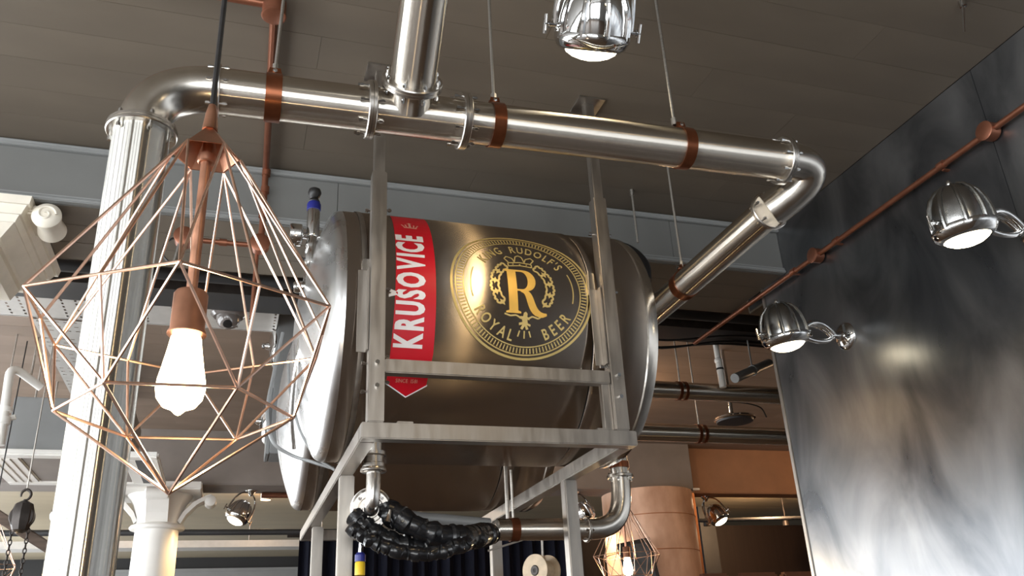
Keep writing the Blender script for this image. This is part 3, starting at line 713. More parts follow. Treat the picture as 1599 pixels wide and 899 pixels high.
hoses = [('upper', [(.60, 3.52, 2.10), (.66, 3.48, 2.05), (.79, 3.47, 1.99), (.90, 3.50, 1.985), (1.00, 3.62, 2.01), (1.12, 3.80, 2.04)], .048),
         ('middle', [(.47, 3.52, 2.07), (.57, 3.50, 1.995), (.70, 3.50, 1.95), (.84, 3.50, 1.955), (.93, 3.53, 1.97), (1.02, 3.62, 2.0)], .038),
         ('lower', [(.44, 3.42, 2.02), (.54, 3.41, 1.955), (.65, 3.40, 1.915), (.77, 3.40, 1.91), (.86, 3.41, 1.935), (.93, 3.46, 1.96)], .028)]
for nm, pts, r in hoses:
    sp = [q + V(random.uniform(-.004, .004), random.uniform(-.004, .004), random.uniform(-.004, .004)) for q in spline(pts, 14)]
    rr = [r * (1 + random.uniform(-.15, .13)) for _ in sp]
    tag(G().tube(sp, rr, 16).build('insulated_hose', 'wrap'), {'upper': 'thickest black wrapped hose, running to the short steel pipe under the tank', 'middle': 'black wrapped hose sagging below the thickest one under the tank', 'lower': 'thin ragged black hose lowest in the bundle under the tank'}[nm], 'hose', 'black hoses under the tank')
tag(G().tube(spline([(.655, 3.9, 2.195), (.774, 3.9, 2.136), (.953, 3.9, 2.117), (1.15, 3.9, 2.10)]), .026, 14).build('grey_hose', 'grey_box'), 'smooth grey hose behind the black hoses under the tank', 'hose')
yv = thing('hose_valve', 'small blue and yellow hose valve hanging below the drain elbow', 'valve', (.492, 3.46, 1.86))
G().lathe([(.020, 1.84), (.020, 1.885), (.017, 1.89)], (.492, 3.46, 0), (0, 0, 1), 16).build('grip', 'yellow', yv)
G().lathe([(.021, 1.89), (.021, 1.915), (.012, 1.925)], (.492, 3.46, 0), (0, 0, 1), 16).build('collar', 'blue', yv)
G().tube([(.492, 3.46, 1.92), (.50, 3.46, 2.02)], .009, 10).build('spout', 'chrome', yv)

# lower outlet pipe with elbow up to the tank's right end
op = thing('outlet_pipe', 'steel pipe with elbow dropping from the tank end and running left behind the leg', 'pipe', (1.5, 3.82, 2.08))
oz = 2.062
G().tube([(1.16, 3.82, oz), (1.60, 3.82, oz)], .049, 28).build('pipe_segment', 'steel_x', op)
G().tube(bez((1.60, 3.82, oz), (1.75, 3.82, oz), (1.80, 3.82, oz + .05), (1.80, 3.82, oz + .24), 16), .049, 28).build('elbow', 'steel_bend', op)
G().tube([(1.80, 3.82, oz + .24), (1.80, 3.83, 2.624)], .045, 28).build('riser', 'fitting', op)
flange(op, (1.60, 3.82, oz), (1, 0, 0), .049, .060, .014, 6, ph=.2, bl=.035)
flange(op, (1.80, 3.82, oz + .25), (0, 0, 1), .049, .066, .016, 6, ph=.4, bl=.035)
G().lathe([(.051, -.02), (.053, -.02), (.053, .02), (.051, .02)], (1.24, 3.82, oz), (1, 0, 0), 28, caps=False).build('clamp_band', 'clamp', op)
G().lathe([(.047, 0), (.049, 0), (.049, .03), (.047, .03)], (1.80, 3.82, oz + .29), (0, 0, 1), 28, caps=False).build('clamp_band', 'clamp', op)
G().tube([(1.24, 3.82, oz + .05), (1.24, 3.82, 2.335)], .006, 8).build('rod', 'rod', op)
tag(G().tube([(1.335, 4.2, 2.10), (1.335, 4.2, 2.60)], .010, 8).build('threaded_rod', 'rod'), 'short threaded rod hanging from the underside of the front tank', 'rod')

# black cover at the top of the tank's right end
bc = [(1.72, 3.45, 3.40)]
tag(G().tube(spline([(1.62, 3.78, 3.46), (1.80, 3.78, 3.515), (1.93, 3.78, 3.50), (2.0, 3.78, 3.44), (2.0, 3.78, 3.36)], 8), .075, 20).build('insulated_bend', 'black'), 'matt black insulated bend at the top of the tank right end', 'pipe bend')
tag(G().tube([(1.99, 3.71, 3.56), (1.99, 3.71, ZC + .001)], .006, 8).lathe([(.012, 0), (.012, .035)], (1.99, 3.71, ZC - .036), (0, 0, 1), 6).build('threaded_rod', 'rod'), 'thin rod from the ceiling down to the black bend', 'rod')

# ------------------------------------------------------------------ copper wire pendants
def make_pendant(X, Y, zt, phi, label):
    """zt: height of the cap rim"""
    t = thing('wire_pendant', label, 'pendant lamp', (X, Y, zt), None)
    zc, za, z1, z2, zb, R1, R2, Rc = zt, zt + .060, zt - .280, zt - .407, zt - .513, .215, .152, .050
    pt = lambda R, a, z: V(X + R * cos(radians(a) + phi), Y + R * sin(radians(a) + phi), z)
    g = G()
    for k in range(6):                                   # hollow hexagonal cap
        a, b = pt(Rc, 60 * k, zc), pt(Rc, 60 * k + 60, zc); i, j = pt(Rc - .003, 60 * k, zc), pt(Rc - .003, 60 * k + 60, zc)
        ap, ai = V(X, Y, za), V(X, Y, za - .005)
        vs_ = [g.bm.verts.new(p) for p in (a, b, ap, i, j, ai)]
        g.bm.faces.new((vs_[0], vs_[1], vs_[2])); g.bm.faces.new((vs_[4], vs_[3], vs_[5])); g.bm.faces.new((vs_[0], vs_[3], vs_[4], vs_[1]))
    bmesh.ops.remove_doubles(g.bm, verts=g.bm.verts[:], dist=1e-5)
    g.build('cap', 'copper', t, smooth=0)
    G().lathe([(.012, za - .012), (.009, za + .02), (.006, za + .035)], (X, Y, 0), (0, 0, 1), 12).build('cord_grip', 'copper', t)
    G().tube([(X, Y, za + .02), (X, Y, ZC + .001)], .0045, 8).build('cord', 'black', t)
    G().lathe([(.011, zc - .012), (.013, zc - .010), (.013, zc + .002), (.008, zc + .004)], (X, Y, 0), (0, 0, 1), 16).lathe([(.0078, zc - .232), (.0078, zc + .03)], (X, Y, 0), (0, 0, 1), 14).build('stem', 'copper', t)
    G().lathe([(.010, zc - .226), (.021, zc - .228), (.0235, zc - .232), (.0235, zc - .285), (.0265, zc - .290), (.0265, zc - .293), (.020, zc - .294)], (X, Y, 0), (0, 0, 1), 28).build('socket', 'copper', t)
    G().lathe([(.016, zc - .290), (.0205, zc - .298), (.023, zc - .315), (.0275, zc - .340), (.0315, zc - .360), (.0325, zc - .372), (.030, zc - .385), (.022, zc - .396), (.010, zc - .401), (.004, zc - .407), (0, zc - .409)], (X, Y, 0), (0, 0, 1), 28).build('bulb', 'bulb', t)
    r = .0021
    def wire(a, b): G().tube([a, b], r, 6).build('wire', 'copper_wire', t)
    for k in range(6):
        a = 30 + 60 * k
        corner, nxt = pt(R1, a, z1), pt(R1, a + 60, z1)
        mid = (corner + nxt) / 2; low = pt(R2, a + 30, z2)
        capc = pt(Rc, a + 30, zc)
        wire(corner, nxt)
        wire(capc, corner); wire(capc, mid); wire(capc, nxt)
        wire(low, corner); wire(low, mid); wire(low, nxt)
        wire(low, pt(R2, a + 90, z2)); wire(low, V(X, Y, zb))
    l = bpy.data.lights.new('bulb_glow', 'POINT'); l.energy = 6.0; l.color = (1.0, .72, .38); l.shadow_soft_size = .03
    lo = bpy.data.objects.new('bulb_glow', l); C.objects.link(lo); lo.parent = t; lo.location = (0, 0, -.44)
    return t
pend = make_pendant(-.079, 1.198, 2.236, -.013, 'large geometric copper wire pendant with a glowing bulb in the foreground')
copy_tree(pend, (2.395, 5.1, 2.37), 'small looking copper wire pendant hanging before the pink pillar', .35)
copy_tree(pend, (-1.56, 6.8, 2.55), 'copper wire pendant cut by the bottom left edge of the photo', .2)

# ------------------------------------------------------------------ ribbed spot lamps
def make_lamp(p, label, mount, tilt, group, dull=False, light=30.0, aim=None):
    """p: rim centre; the housing hangs below its knob and shines down, tilted by the rotation tilt"""
    P = Vector(p); t = thing('spot_lamp', label, 'spotlight', p, group)
    hm = 'chrome_dull' if dull else 'chrome'
    ax = tilt @ V(0, 0, 1); L = lambda v: P + tilt @ Vector(v)
    prof = [(.112, .0), (.114, .025), (.112, .06), (.104, .10), (.088, .14), (.062, .170), (.030, .186), (.0, .190)]
    G().lathe(prof, P, ax, 40, caps=False).build('housing', hm, t, smooth=60)
    u = ax.cross(V(0, 1, 0) if abs(ax.y) < .9 else V(1, 0, 0)).normalized(); v = ax.cross(u)
    for k in range(9):
        a = 2 * pi * (k + .25) / 9
        rp_ = [P + ax * h + (u * cos(a) + v * sin(a)) * (rr + .003) for rr, h in prof[:-1]]
        G().tube(rp_, [.010, .010, .009, .009, .008, .007, .005], 8).build('rib', hm, t)
    G().lathe([(.112, .012), (.121, .012), (.124, .006), (.124, -.008), (.120, -.014), (.112, -.030), (.096, -.040), (.088, -.040), (.086, -.034)], P, ax, 48, caps=False).build('rim', 'chrome', t, smooth=35)
    G().lathe([(.010, .188), (.012, .195), (.010, .205), (.005, .212), (0, .213)], P, ax, 12, caps=False).build('top_knob', 'chrome', t)
    G().lathe([(.0865, -.036), (.080, -.048), (.058, -.061), (.030, -.069), (0, -.072)], P, ax, 40, caps=False).build('lens', 'lens', t, smooth=70)
    G().lathe([(.0865, -.030), (0, -.030)], P, ax, 32, caps=False).build('reflector', 'chrome', t)
    for sg in (-1, 1):
        q = L((sg * .120, 0, .03)); d = tilt @ V(sg, 0, 0)
        G().lathe([(.009, 0), (.009, .030), (.013, .031), (.013, .036), (.006, .037), (.006, .050)], q, d, 12).build('hinge_screw', 'chrome', t)
        G().tube([q + d * .046 - ax * .03, q + d * .046 + ax * .03], .006, 8).build('wing_handle', 'chrome', t)
    if mount == 'wall':
        B = V(XW, P.y, P.z + .035)
        G().lathe([(.074, 0), (.076, .006), (.070, .016), (.050, .026), (.028, .032), (.020, .045), (.016, .07), (.020, .075), (.018, .09), (0, .092)], B, (-1, 0, 0), 36, caps=False).build('wall_plate', 'chrome', t)
        for sg in (-1, 1):
            s0 = L((.118, sg * .022, .045)); s1 = B + V(-.085, sg * .012, 0)
            G().tube(bez(s0, s0 + V(.06, 0, .05), s1 + V(-.05, 0, .07), s1, 12), .015, 12).build('arm', 'chrome', t)
        G().tube(bez(L((.118, 0, .0)), L((.118, 0, 0)) + V(.05, 0, -.03), B + V(-.12, 0, -.05), B + V(-.08, 0, -.005), 8), .012, 10).build('brace', 'chrome', t)
    else:
        topz = mount
        J = V(P.x, P.y, P.z) + ax * .30
        for sg in (-1, 1):
            q = L((sg * .135, 0, .03))
            G().tube(bez(q, q + ax * .12, J + (tilt @ V(sg * .12, 0, 0)) - ax * .02, J, 14), .009, 8).build('yoke_arm', 'chrome', t)
        G().tube([J, (P.x, P.y, topz - .02)] if (J - V(P.x, P.y, J.z)).length < .02 else [J, (J.x, J.y, topz - .02)], .010, 10).build('stem', 'chrome', t)
        G().lathe([(.012, -.06), (.03, -.03), (.055, -.012), (.058, -.002), (.058, 0)], (J.x, J.y, topz), (0, 0, 1), 28).build('ceiling_rose', 'chrome', t)
    l = bpy.data.lights.new('lamp_beam', 'SPOT'); l.energy = light; l.color = (1.0, .68, .32); l.spot_size = radians(125); l.spot_blend = .7; l.shadow_soft_size = .04
    lo = bpy.data.objects.new('lamp_beam', l); C.objects.link(lo); lo.parent = t
    lo.location = tilt @ V(0, 0, -.125)
    lo.rotation_mode = 'QUATERNION'; lo.rotation_quaternion = V(0, 0, -1).rotation_difference(-ax)
    return t
tw = Quaternion((0, 1, 0), radians(-8)) @ Quaternion((1, 0, 0), radians(4))
lampA = make_lamp((2.685, 3.527, 2.985), 'farther ribbed spotlight on the dark steel wall, its whole wall plate in view', 'wall', tw, 'ribbed wall spotlights', True, 14)
lampB = copy_tree(lampA, (2.685, 2.300, 2.992), 'ribbed spotlight on the dark steel wall, the nearer one at the right photo edge')
tc = Quaternion((0, 1, 0), radians(-5)) @ Quaternion((1, 0, 0), radians(40))
lampC = make_lamp((1.113, 2.235, 3.563), 'large shiny ribbed spotlight hanging from the ceiling at the top of the photo', 3.563 + (ZC - 3.563) / 1.12, tc, 'ribbed ceiling spotlights', False, 7)
lampC.scale = (1.12,) * 3
lampD = copy_tree(lampC, (1.75, -.6, 3.563), 'added ribbed spotlight on the near ceiling, unseen behind the viewpoint', .3, 1.12)  # extra lamp behind the camera, added for its light on the tank
def far_lamp(p, label, ang, top):
    return make_lamp(p, label, top, Quaternion((0, 0, 1), radians(ang)) @ Quaternion((0, 1, 0), radians(28)), 'small far ribbed spotlights', False, 60)
f1 = far_lamp((.06, 9.55, 3.04), 'small far ribbed spotlight under the beam between white column and tank', 25, 3.331)
f2 = copy_tree(f1, (-1.58, 9.55, 3.04), 'small far ribbed spotlight half hidden by the upright steel pipe', .8)
f3 = copy_tree(f1, (5.85, 9.64, 3.04), 'small far ribbed spotlight right of the pink pillar', 1.9)
f4 = copy_tree(f1, (4.0, 9.55, 3.04), 'small far ribbed spotlight seen behind the outlet pipe elbow', 3.0)

# ------------------------------------------------------------------ copper conduits
def conduit(pts, r, name, label, boxes=(), couplers=(), m='copper_paint', group='copper conduits'):
    t = thing(name, label, 'conduit', pts[0], group)
    for i, seg in enumerate(pts[1:]):
        G().tube([pts[i], seg], r, 14).build('pipe_run', m, t)
    for (p, d, R, h) in boxes:
        G().lathe([(R - .003, -h / 2), (R, -h / 2 + .004), (R, h / 2 - .010), (R + .002, h / 2 - .008), (R + .002, h / 2 - .003), (R - .004, h / 2), (0, h / 2)], p, d, 28).build('junction_box', m, t, smooth=35)
    for (p, d) in couplers:
        G().lathe([(r + .001, -.018), (r + .005, -.018), (r + .005, .018), (r + .001, .018)], p, d, 16).build('coupler', m, t)
    return t
wc = conduit([V(XW - .035, .2, 3.545), V(XW - .035, 5.0, 3.515)], .0145, 'copper_conduit', 'copper conduit running along the top of the dark steel wall',
             [((XW - .035, 2.34, 3.535), (-1, 0, 0), .042, .06), ((XW - .035, 3.586, 3.527), (-1, 0, 0), .042, .06)],
             [((XW - .035, 2.62, 3.533), (0, 1, 0)), ((XW - .035, 3.40, 3.528), (0, 1, 0)), ((XW - .035, 3.80, 3.526), (0, 1, 0))])
for y in (2.62, 3.40, 3.80):
    G().box(XW - .034, XW + .001, y - .008, y + .008, 3.505, 3.513, bev=.001).build('saddle', 'copper_paint', wc, smooth=0)
cc1 = conduit([V(-1.2, 2.69, ZC - .025), V(.005, 2.69, ZC - .025), V(.03, 3.895, ZC - .025), V(.035, 3.895, 3.52), V(.03, 3.895, 3.40)], .016, 'copper_conduit', 'brown copper conduit crossing the ceiling and turning down over the grey fascia',
              [((.005, 2.69, ZC - .045), (0, 0, -1), .045, .075), ((.03, 3.88, 3.425), (0, -1, 0), .045, .06)],
              [((.034, 3.895, 3.84), (0, 0, 1)), ((.034, 3.895, 3.74), (0, 0, 1)), ((.034, 3.895, 3.60), (0, 0, 1))])
cc2 = conduit([V(.0, 3.895, 3.425), V(-.30, 3.895, 3.425)], .013, 'copper_conduit', 'short copper conduit between two junction boxes under the fascia',
              [((-.315, 3.885, 3.425), (0, -1, 0), .045, .07)], [((-.14, 3.895, 3.425), (1, 0, 0))])
G().tube(bez((-.34, 3.87, 3.42), (-.42, 3.87, 3.40), (-.42, 3.87, 3.30), (-.35, 3.87, 3.28), 8), .005, 6).build('flex', 'black', cc2)
G().tube([(-.33, 3.87, 3.39), (-.345, 3.87, 3.28)], .010, 8).build('hook', 'chrome', cc2)
tag(G().tube([(.02, 3.92, 3.40), (.02, 3.92, 3.05)], .010, 8).build('drop_pipe', 'copper_paint'), 'thin copper pipe dropping below the junction box under the fascia', 'conduit', 'copper conduits')
tag(G().tube([(.30, 9.7, 3.30), (1.6, 9.7, 3.30)], .03, 8).build('copper_conduit', 'copper_paint'), 'copper conduit under the far beam beside the small spotlight', 'conduit', 'copper conduits')

# ------------------------------------------------------------------ cast columns with capitals
def make_column(X, Y, ztop, r, label, m, yaw=0.0):
    t = thing('cast_column', label, 'column', (X, Y, 0), 'white cast iron columns')
    zn = ztop - .42
    G().lathe([(r * 1.5, 0), (r * 1.5, .15), (r * 1.15, .2), (r * 1.05, .25), (r, .3), (r * .90, zn)], (X, Y, 0), (0, 0, 1), 48).build('shaft', m, t)
    G().lathe([(r * .9, zn - .01), (r * 1.12, zn), (r * 1.16, zn + .02), (r * 1.10, zn + .04), (r * .95, zn + .05)], (X, Y, 0), (0, 0, 1), 48).build('neck_ring', m, t)
    G().lathe([(r * .92, zn + .03), (r * .95, zn + .12), (r * 1.10, zn + .24), (r * 1.4, ztop - .07)], (X, Y, 0), (0, 0, 1), 40).build('bell', m, t)
    a = r * 1.75
    G().box(X - a, X + a, Y - a, Y + a, ztop - .08, ztop - .001, bev=.012).build('abacus', m, t, smooth=0)
    for k in range(4):                                   # flaring scroll brackets
        an = yaw + pi / 2 * k; d = V(cos(an), sin(an), 0); s = V(-sin(an), cos(an), 0)
        o = V(X, Y, 0)
        prof = [(r * .95, zn + .05), (r * 1.15, zn + .14), (r * 1.55, zn + .24), (r * 2.05, ztop - .115), (r * 2.25, ztop - .10)]
        g = G(); up_ = []
        path = [o + d * q + V(0, 0, z) for q, z in prof]
        for sgn in (-1, 1):
            pass
        pts = path + [p - d * .03 + V(0, 0, .03) for p in reversed(path)]
        g.poly([p - s * r * .45 for p in pts], s * r * .9)
        g.build('leaf_bracket', m, t, smooth=0)
        c = o + d * r * 2.12 + V(0, 0, ztop - .135)
        G().lathe([(.0, -r * .5), (.03, -r * .5), (.055, -r * .44), (.06, -r * .3), (.052, 0), (.06, r * .3), (.055, r * .44), (.03, r * .5), (0, r * .5)], c, s, 24, caps=False).build('volute', m, t)
    return t
make_column(-.70, 9.54, 3.329, .23, 'white round cast column with a flared capital, beyond the upright steel pipe', 'white_paint')
# near column: only its big square capital with a scroll shows
nc = thing('cast_column', 'cream column whose square capital with a round scroll enters at the left edge', 'column', (-1.40, 4.22, 0), 'white cast iron columns')
nx_, ny_ = -1.40, 4.30
G().lathe([(.30, 0), (.30, .2), (.22, .25), (.20, .3), (.17, 3.2), (.18, 3.34)], (nx_, ny_, 0), (0, 0, 1), 48).build('shaft', 'plaster', nc)
def frustum(z0, z1, a0, a1):
    g = G(); q = [(nx_ + sx * a, ny_ + sy * a, z) for z, a in ((z0, a0), (z1, a1)) for sx, sy in ((-1, -1), (1, -1), (1, 1), (-1, 1))]
    v_ = [g.bm.verts.new(p) for p in q]
    for f in ((3, 2, 1, 0), (4, 5, 6, 7), (0, 1, 5, 4), (1, 2, 6, 5), (2, 3, 7, 6), (3, 0, 4, 7)): g.bm.faces.new([v_[i] for i in f])
    return g.build('moulding', 'plaster', nc, smooth=0)
for z0, z1, a0, a1 in ((3.530, 3.569, .408, .415), (3.492, 3.530, .375, .395), (3.460, 3.492, .350, .365), (3.400, 3.460, .285, .345), (3.375, 3.400, .290, .290), (3.310, 3.375, .245, .270)):
    frustum(z0, z1, a0, a1)
vo = V(-.925, 4.02, 3.505)
G().lathe([(0, -.10), (.03, -.098), (.056, -.09), (.064, -.078), (.060, -.05), (.050, 0), (.060, .05), (.064, .078), (.056, .09), (.03, .098), (0, .10)], vo, (0, 1, 0), 32, caps=False).build('volute', 'plaster', nc)
G().tube([vo + V(cos(t) * (.044 - .0045 * t), -.099, sin(t) * (.044 - .0045 * t)) for t in [k * .35 for k in range(26)]], .006, 6).build('volute_spiral', 'plaster', nc)
G().box(-1.06, -.925, 3.95, 4.20, 3.515, 3.560, bev=.01).build('scroll_band', 'plaster', nc, smooth=0)

# pink pillar at the far right with picture
pl = thing('pillar', 'broad pink plaster pillar with an orange edge carrying the far beam', 'pillar', (4.86, 9.6, 0))
G().lathe([(.56, 0), (.56, 1.2), (.552, 3.328)], (4.86, 9.62, 0), (0, 0, 1), 64).build('shaft', 'pillar', pl)
for z in (1.55, 2.10, 2.62, 3.02):
    G().lathe([(.556, -.004), (.562, 0), (.556, .004)], (4.86, 9.62, z), (0, 0, 1), 64, caps=False).build('joint_line', 'pillar_copper', pl)
G().box(5.30, 5.44, 9.46, 9.80, 0, 3.328, bev=.006).build('edge_pilaster', 'pillar_copper', pl, smooth=0)
pf = thing('picture_frame', 'dark framed picture leaning against the front of the pink pillar', 'picture', (4.42, 8.95, 2.40))
qr = Quaternion((0, 1, 0), radians(-14))
R3 = Quaternion((0, 0, 1), radians(0)).to_matrix()
pc = V(4.36, 8.97, 2.40)
for (x0, x1, z0, z1_) in ((-.20, .20, .26, .30), (-.20, .20, -.30, -.26), (-.20, -.16, -.26, .26), (.16, .20, -.26, .26)):
    G().box(pc.x + x0, pc.x + x1, pc.y - .02, pc.y + .02, pc.z + z0, pc.z + z1_, bev=.004, rot=Quaternion((0, 1, 0), radians(-10)).to_matrix(), piv=pc).build('frame_side', 'dark', pf, smooth=0)
G().box(pc.x - .165, pc.x + .165, pc.y - .005, pc.y + .01, pc.z - .265, pc.z + .265, rot=Quaternion((0, 1, 0), radians(-10)).to_matrix(), piv=pc).build('picture_glass', 'glass_dark', pf, smooth=0)
G().tube([(pc.x, pc.y + .01, pc.z), (pc.x + .1, 9.15, pc.z)], .01, 6).build('wall_hook', 'iron', pf)

# ------------------------------------------------------------------ pipes, trays and services beyond the beam
def steel_run(x0, x1, y, z, r, label, cx=()):
    t = thing('service_pipe', label, 'pipe', ((x0 + x1) / 2, y, z), 'steel pipes beyond the tank')
    G().tube([(x0, y, z), (x1, y, z)], r, 28).build('pipe_segment', 'steel_x', t)
    for x in cx:
        for s_ in (-.025, .025):
            G().lathe([(r + .001, -.012), (r + .006, -.012), (r + .006, .012), (r + .001, .012)], (x + s_, y, z), (1, 0, 0), 28, caps=False).build('clamp_band', 'clamp', t)
        G().tube([(x, y, z + r), (x, y, ZC + .001)], .006, 8).build('hanger_rod', 'rod', t)
    return t
steel_run(1.9, 6.5, 5.6, 3.355, .068, 'upper of two horizontal steel pipes between tank and steel wall', (3.22,))
steel_run(1.9, 6.5, 5.76, 3.066, .068, 'lower of two horizontal steel pipes between tank and steel wall', (3.43,))
tag(G().tube([(XL, 5.0, 3.73), (XR, 5.0, 3.73)], .036, 16).build('service_pipe', 'dark'), 'dark grey pipe running along the ceiling just beyond the grey fascia', 'pipe', 'dark service pipes')
tag(G().tube([(3.70, 5.325, 3.455), (3.70, 5.325, 3.702)], .006, 6).tube([(3.45, 5.2, 3.34), (3.95, 5.45, 3.57)], .035, 16).lathe([(.036, .3), (.042, .3), (.042, .33), (.036, .33)], (3.45, 5.2, 3.34), (.5, .25, .23), 16).build('pipe_stub', 'grey_box'), 'short slanting grey pipe stub above the upper steel pipe', 'pipe')
wp = thing('white_pipe', 'white upright pipe with a rounded joint above the upper steel pipe', 'pipe', (3.52, 5.48, 3.40))
G().tube([(3.52, 5.48, 3.36), (3.515, 5.48, 3.56)], .026, 16).build('pipe_segment', 'white_paint', wp)
G().sphere((3.513, 5.48, 3.575), .030, 16).build('joint', 'white_paint', wp)
G().tube([(3.513, 5.48, 3.60), (3.513, 5.48, ZC + .001)], .022, 14).build('upper_pipe', 'white_paint', wp)
G().lathe([(.027, 0), (.030, 0), (.030, .014), (.027, .014)], (3.517, 5.48, 3.50), (0, 0, 1), 16).build('cable_tie', 'black', wp)
# dark cable trough with loose cables
tr = thing('cable_trough', 'dark steel cable trough crossing the ceiling behind the dark pipe', 'cable tray', (2, 5.25, 3.74))
G().box(XL, XR, 5.16, 5.165, 3.70, 3.80).build('side_plate', 'iron', tr, smooth=0)
G().box(XL, XR, 5.44, 5.445, 3.70, 3.80).build('side_plate', 'iron', tr, smooth=0)
G().box(XL, XR, 5.165, 5.44, 3.70, 3.706).build('tray_floor', 'dark', tr, smooth=0)
for x in (-3.2, -.8, 1.2, 2.9, 5.5):
    G().tube([(x, 5.30, 3.70), (x, 5.30, ZC + .001)], .006, 6).build('hanger_rod', 'rod', tr)
for k, (y, sag) in enumerate(((5.22, .03), (5.34, .05), (5.40, .02))):
    tag(G().tube(spline([(2.2, y, 3.69 - .0), (2.9, y + .05, 3.66 - sag), (3.6, y, 3.69), (4.6, y + .03, 3.66)], 8), .008, 6).build('cable', 'black'), ('nearest', 'middle', 'farthest')[k] + ' of three black cables slung under the dark trough by the steel wall', 'cable', 'loose cables under the trough')
def tray_plate(name, x0, x1, y0, y1, z, along, parent, pitch=.012):
    bm = bmesh.new()
    nx = int((x1 - x0) / pitch); ny = int((y1 - y0) / pitch); vv = {}
    def vert(i, j):
        if (i, j) not in vv: vv[(i, j)] = bm.verts.new((x0 + i * pitch, y0 + j * pitch, z))
        return vv[(i, j)]
    for i in range(nx):
        for j in range(ny):
            a, b = (i, j) if along == 'x' else (j, i)
            if a % 6 in (2,) and b % 4 in (1, 2) and (a // 6) % 4 != 3: continue
            bm.faces.new((vert(i, j), vert(i + 1, j), vert(i + 1, j + 1), vert(i, j + 1)))
    g = G(); g.bm.free(); g.bm = bm
    return g.build(name, 'tray', parent, smooth=0)
pt1 = thing('perforated_tray', 'pale perforated cable tray running crosswise behind the big wire pendant', 'cable tray', (-.8, 5.85, 3.79))
tray_plate('tray_plate', -2.2, .21, 5.60, 6.02, 3.79, 'x', pt1, .014)
G().box(-2.2, .21, 5.595, 5.600, 3.79, 3.84).build('side_lip', 'tray', pt1, smooth=0); G().box(-2.2, .21, 6.02, 6.025, 3.79, 3.84).build('side_lip', 'tray', pt1, smooth=0)
for x in (-1.6, .2): G().tube([(x, 5.81, 3.79), (x, 5.81, ZC + .001)], .006, 6).build('hanger_rod', 'rod', pt1)
pt2 = thing('perforated_tray', 'pale perforated cable tray running away beside the upright steel pipe', 'cable tray', (-1.25, 7.2, 3.785))
tray_plate('tray_plate', -1.38, -1.05, 6.04, 8.2, 3.785, 'y', pt2, .014)
for x in (-1.385, -1.05): G().box(x, x + .005, 6.04, 8.2, 3.785, 3.83).build('side_lip', 'tray', pt2, smooth=0)
for y in (6.4, 7.8): G().tube([(-1.21, y, 3.785), (-1.21, y, ZC + .001)], .006, 6).build('hanger_rod', 'rod', pt2)
G().tube([(-1.1, 8.1, 3.79), (-1.1, 8.1, 3.70)], .02, 8).build('drop_bracket', 'tray', pt2)
dc = thing('dome_camera', 'grey domed security camera under the perforated tray', 'camera', (-.12, 5.53, 3.70))
G().lathe([(.115, .090), (.115, .02), (.095, 0)], (-.12, 5.57, 3.70), (0, 0, 1), 32).build('housing', 'glassy', dc)
G().lathe([(.078, .0), (.074, -.03), (.055, -.06), (.025, -.075), (0, -.078)], (-.12, 5.57, 3.70), (0, 0, 1), 32, caps=False).build('dome', 'glassy', dc)
G().lathe([(.03, 0), (.03, -.012), (.022, -.014), (0, -.012)], (-.12, 5.53, 3.645), (0, .6, 1), 20).build('camera_lens', 'black', dc)

# grey panel with two wall lamps seen edge-on behind the tank
gp = thing('duct_casing', 'tall grey sheet metal casing hanging behind the tank left ends', 'casing', (.33, 6.1, 2.88))
G().box(.215, .50, 5.92, 6.2, 2.88, ZC + .001, bev=.006).build('front_sheet', 'grey_box', gp, smooth=0)
G().box(.19, .214, 5.95, 6.2, 2.88, 3.35, bev=.004).build('side_plate', 'grey_box', gp, smooth=0)
for z, x, lb in ((3.72, .214, 'chrome fixture plate seen edge-on high on the grey casing'), (3.16, .189, 'chrome fixture plate seen edge-on low on the grey casing')):
    p = thing('fixture_plate', lb, 'wall fixture', (x, 6.02, z), 'chrome fixture plates')
    G().lathe([(.155, .0), (.158, .01), (.145, .022), (.08, .045), (.03, .05), (.025, .07), (0, .072)], (x, 6.08, z - .02), (-1, 0, 0), 36, caps=False).build('plate', 'chrome', p)
    G().lathe([(.016, .07), (.02, .075), (.02, .095), (.010, .10)], (x, 6.08, z - .02), (-1, 0, 0), 12).build('knob', 'chrome', p)

# chrome fixture by the steel wall
cf = thing('ceiling_fixture', 'flat chrome disc lamp with black cables under the upper steel pipe', 'lamp', (3.95, 6.0, 3.27))
G().lathe([(.0, .03), (.06, .03), (.13, .02), (.17, .0), (.172, -.012), (.16, -.02), (0, -.02)], (3.95, 6.05, 3.29), (0, 0, 1), 36, caps=False).build('disc', 'chrome', cf)
G().lathe([(.155, -.021), (.15, -.035), (0, -.037)], (3.95, 6.05, 3.29), (0, 0, 1), 32, caps=False).build('diffuser', 'dark', cf)
G().tube([(3.93, 6.05, 3.31), (3.93, 6.05, ZC + .001)], .018, 12).build('stem', 'chrome', cf)
G().tube(spline([(3.93, 6.02, 3.42), (4.05, 5.98, 3.40), (4.16, 5.96, 3.36), (4.20, 5.96, 3.28)], 6), .006, 6).build('lead', 'black', cf)

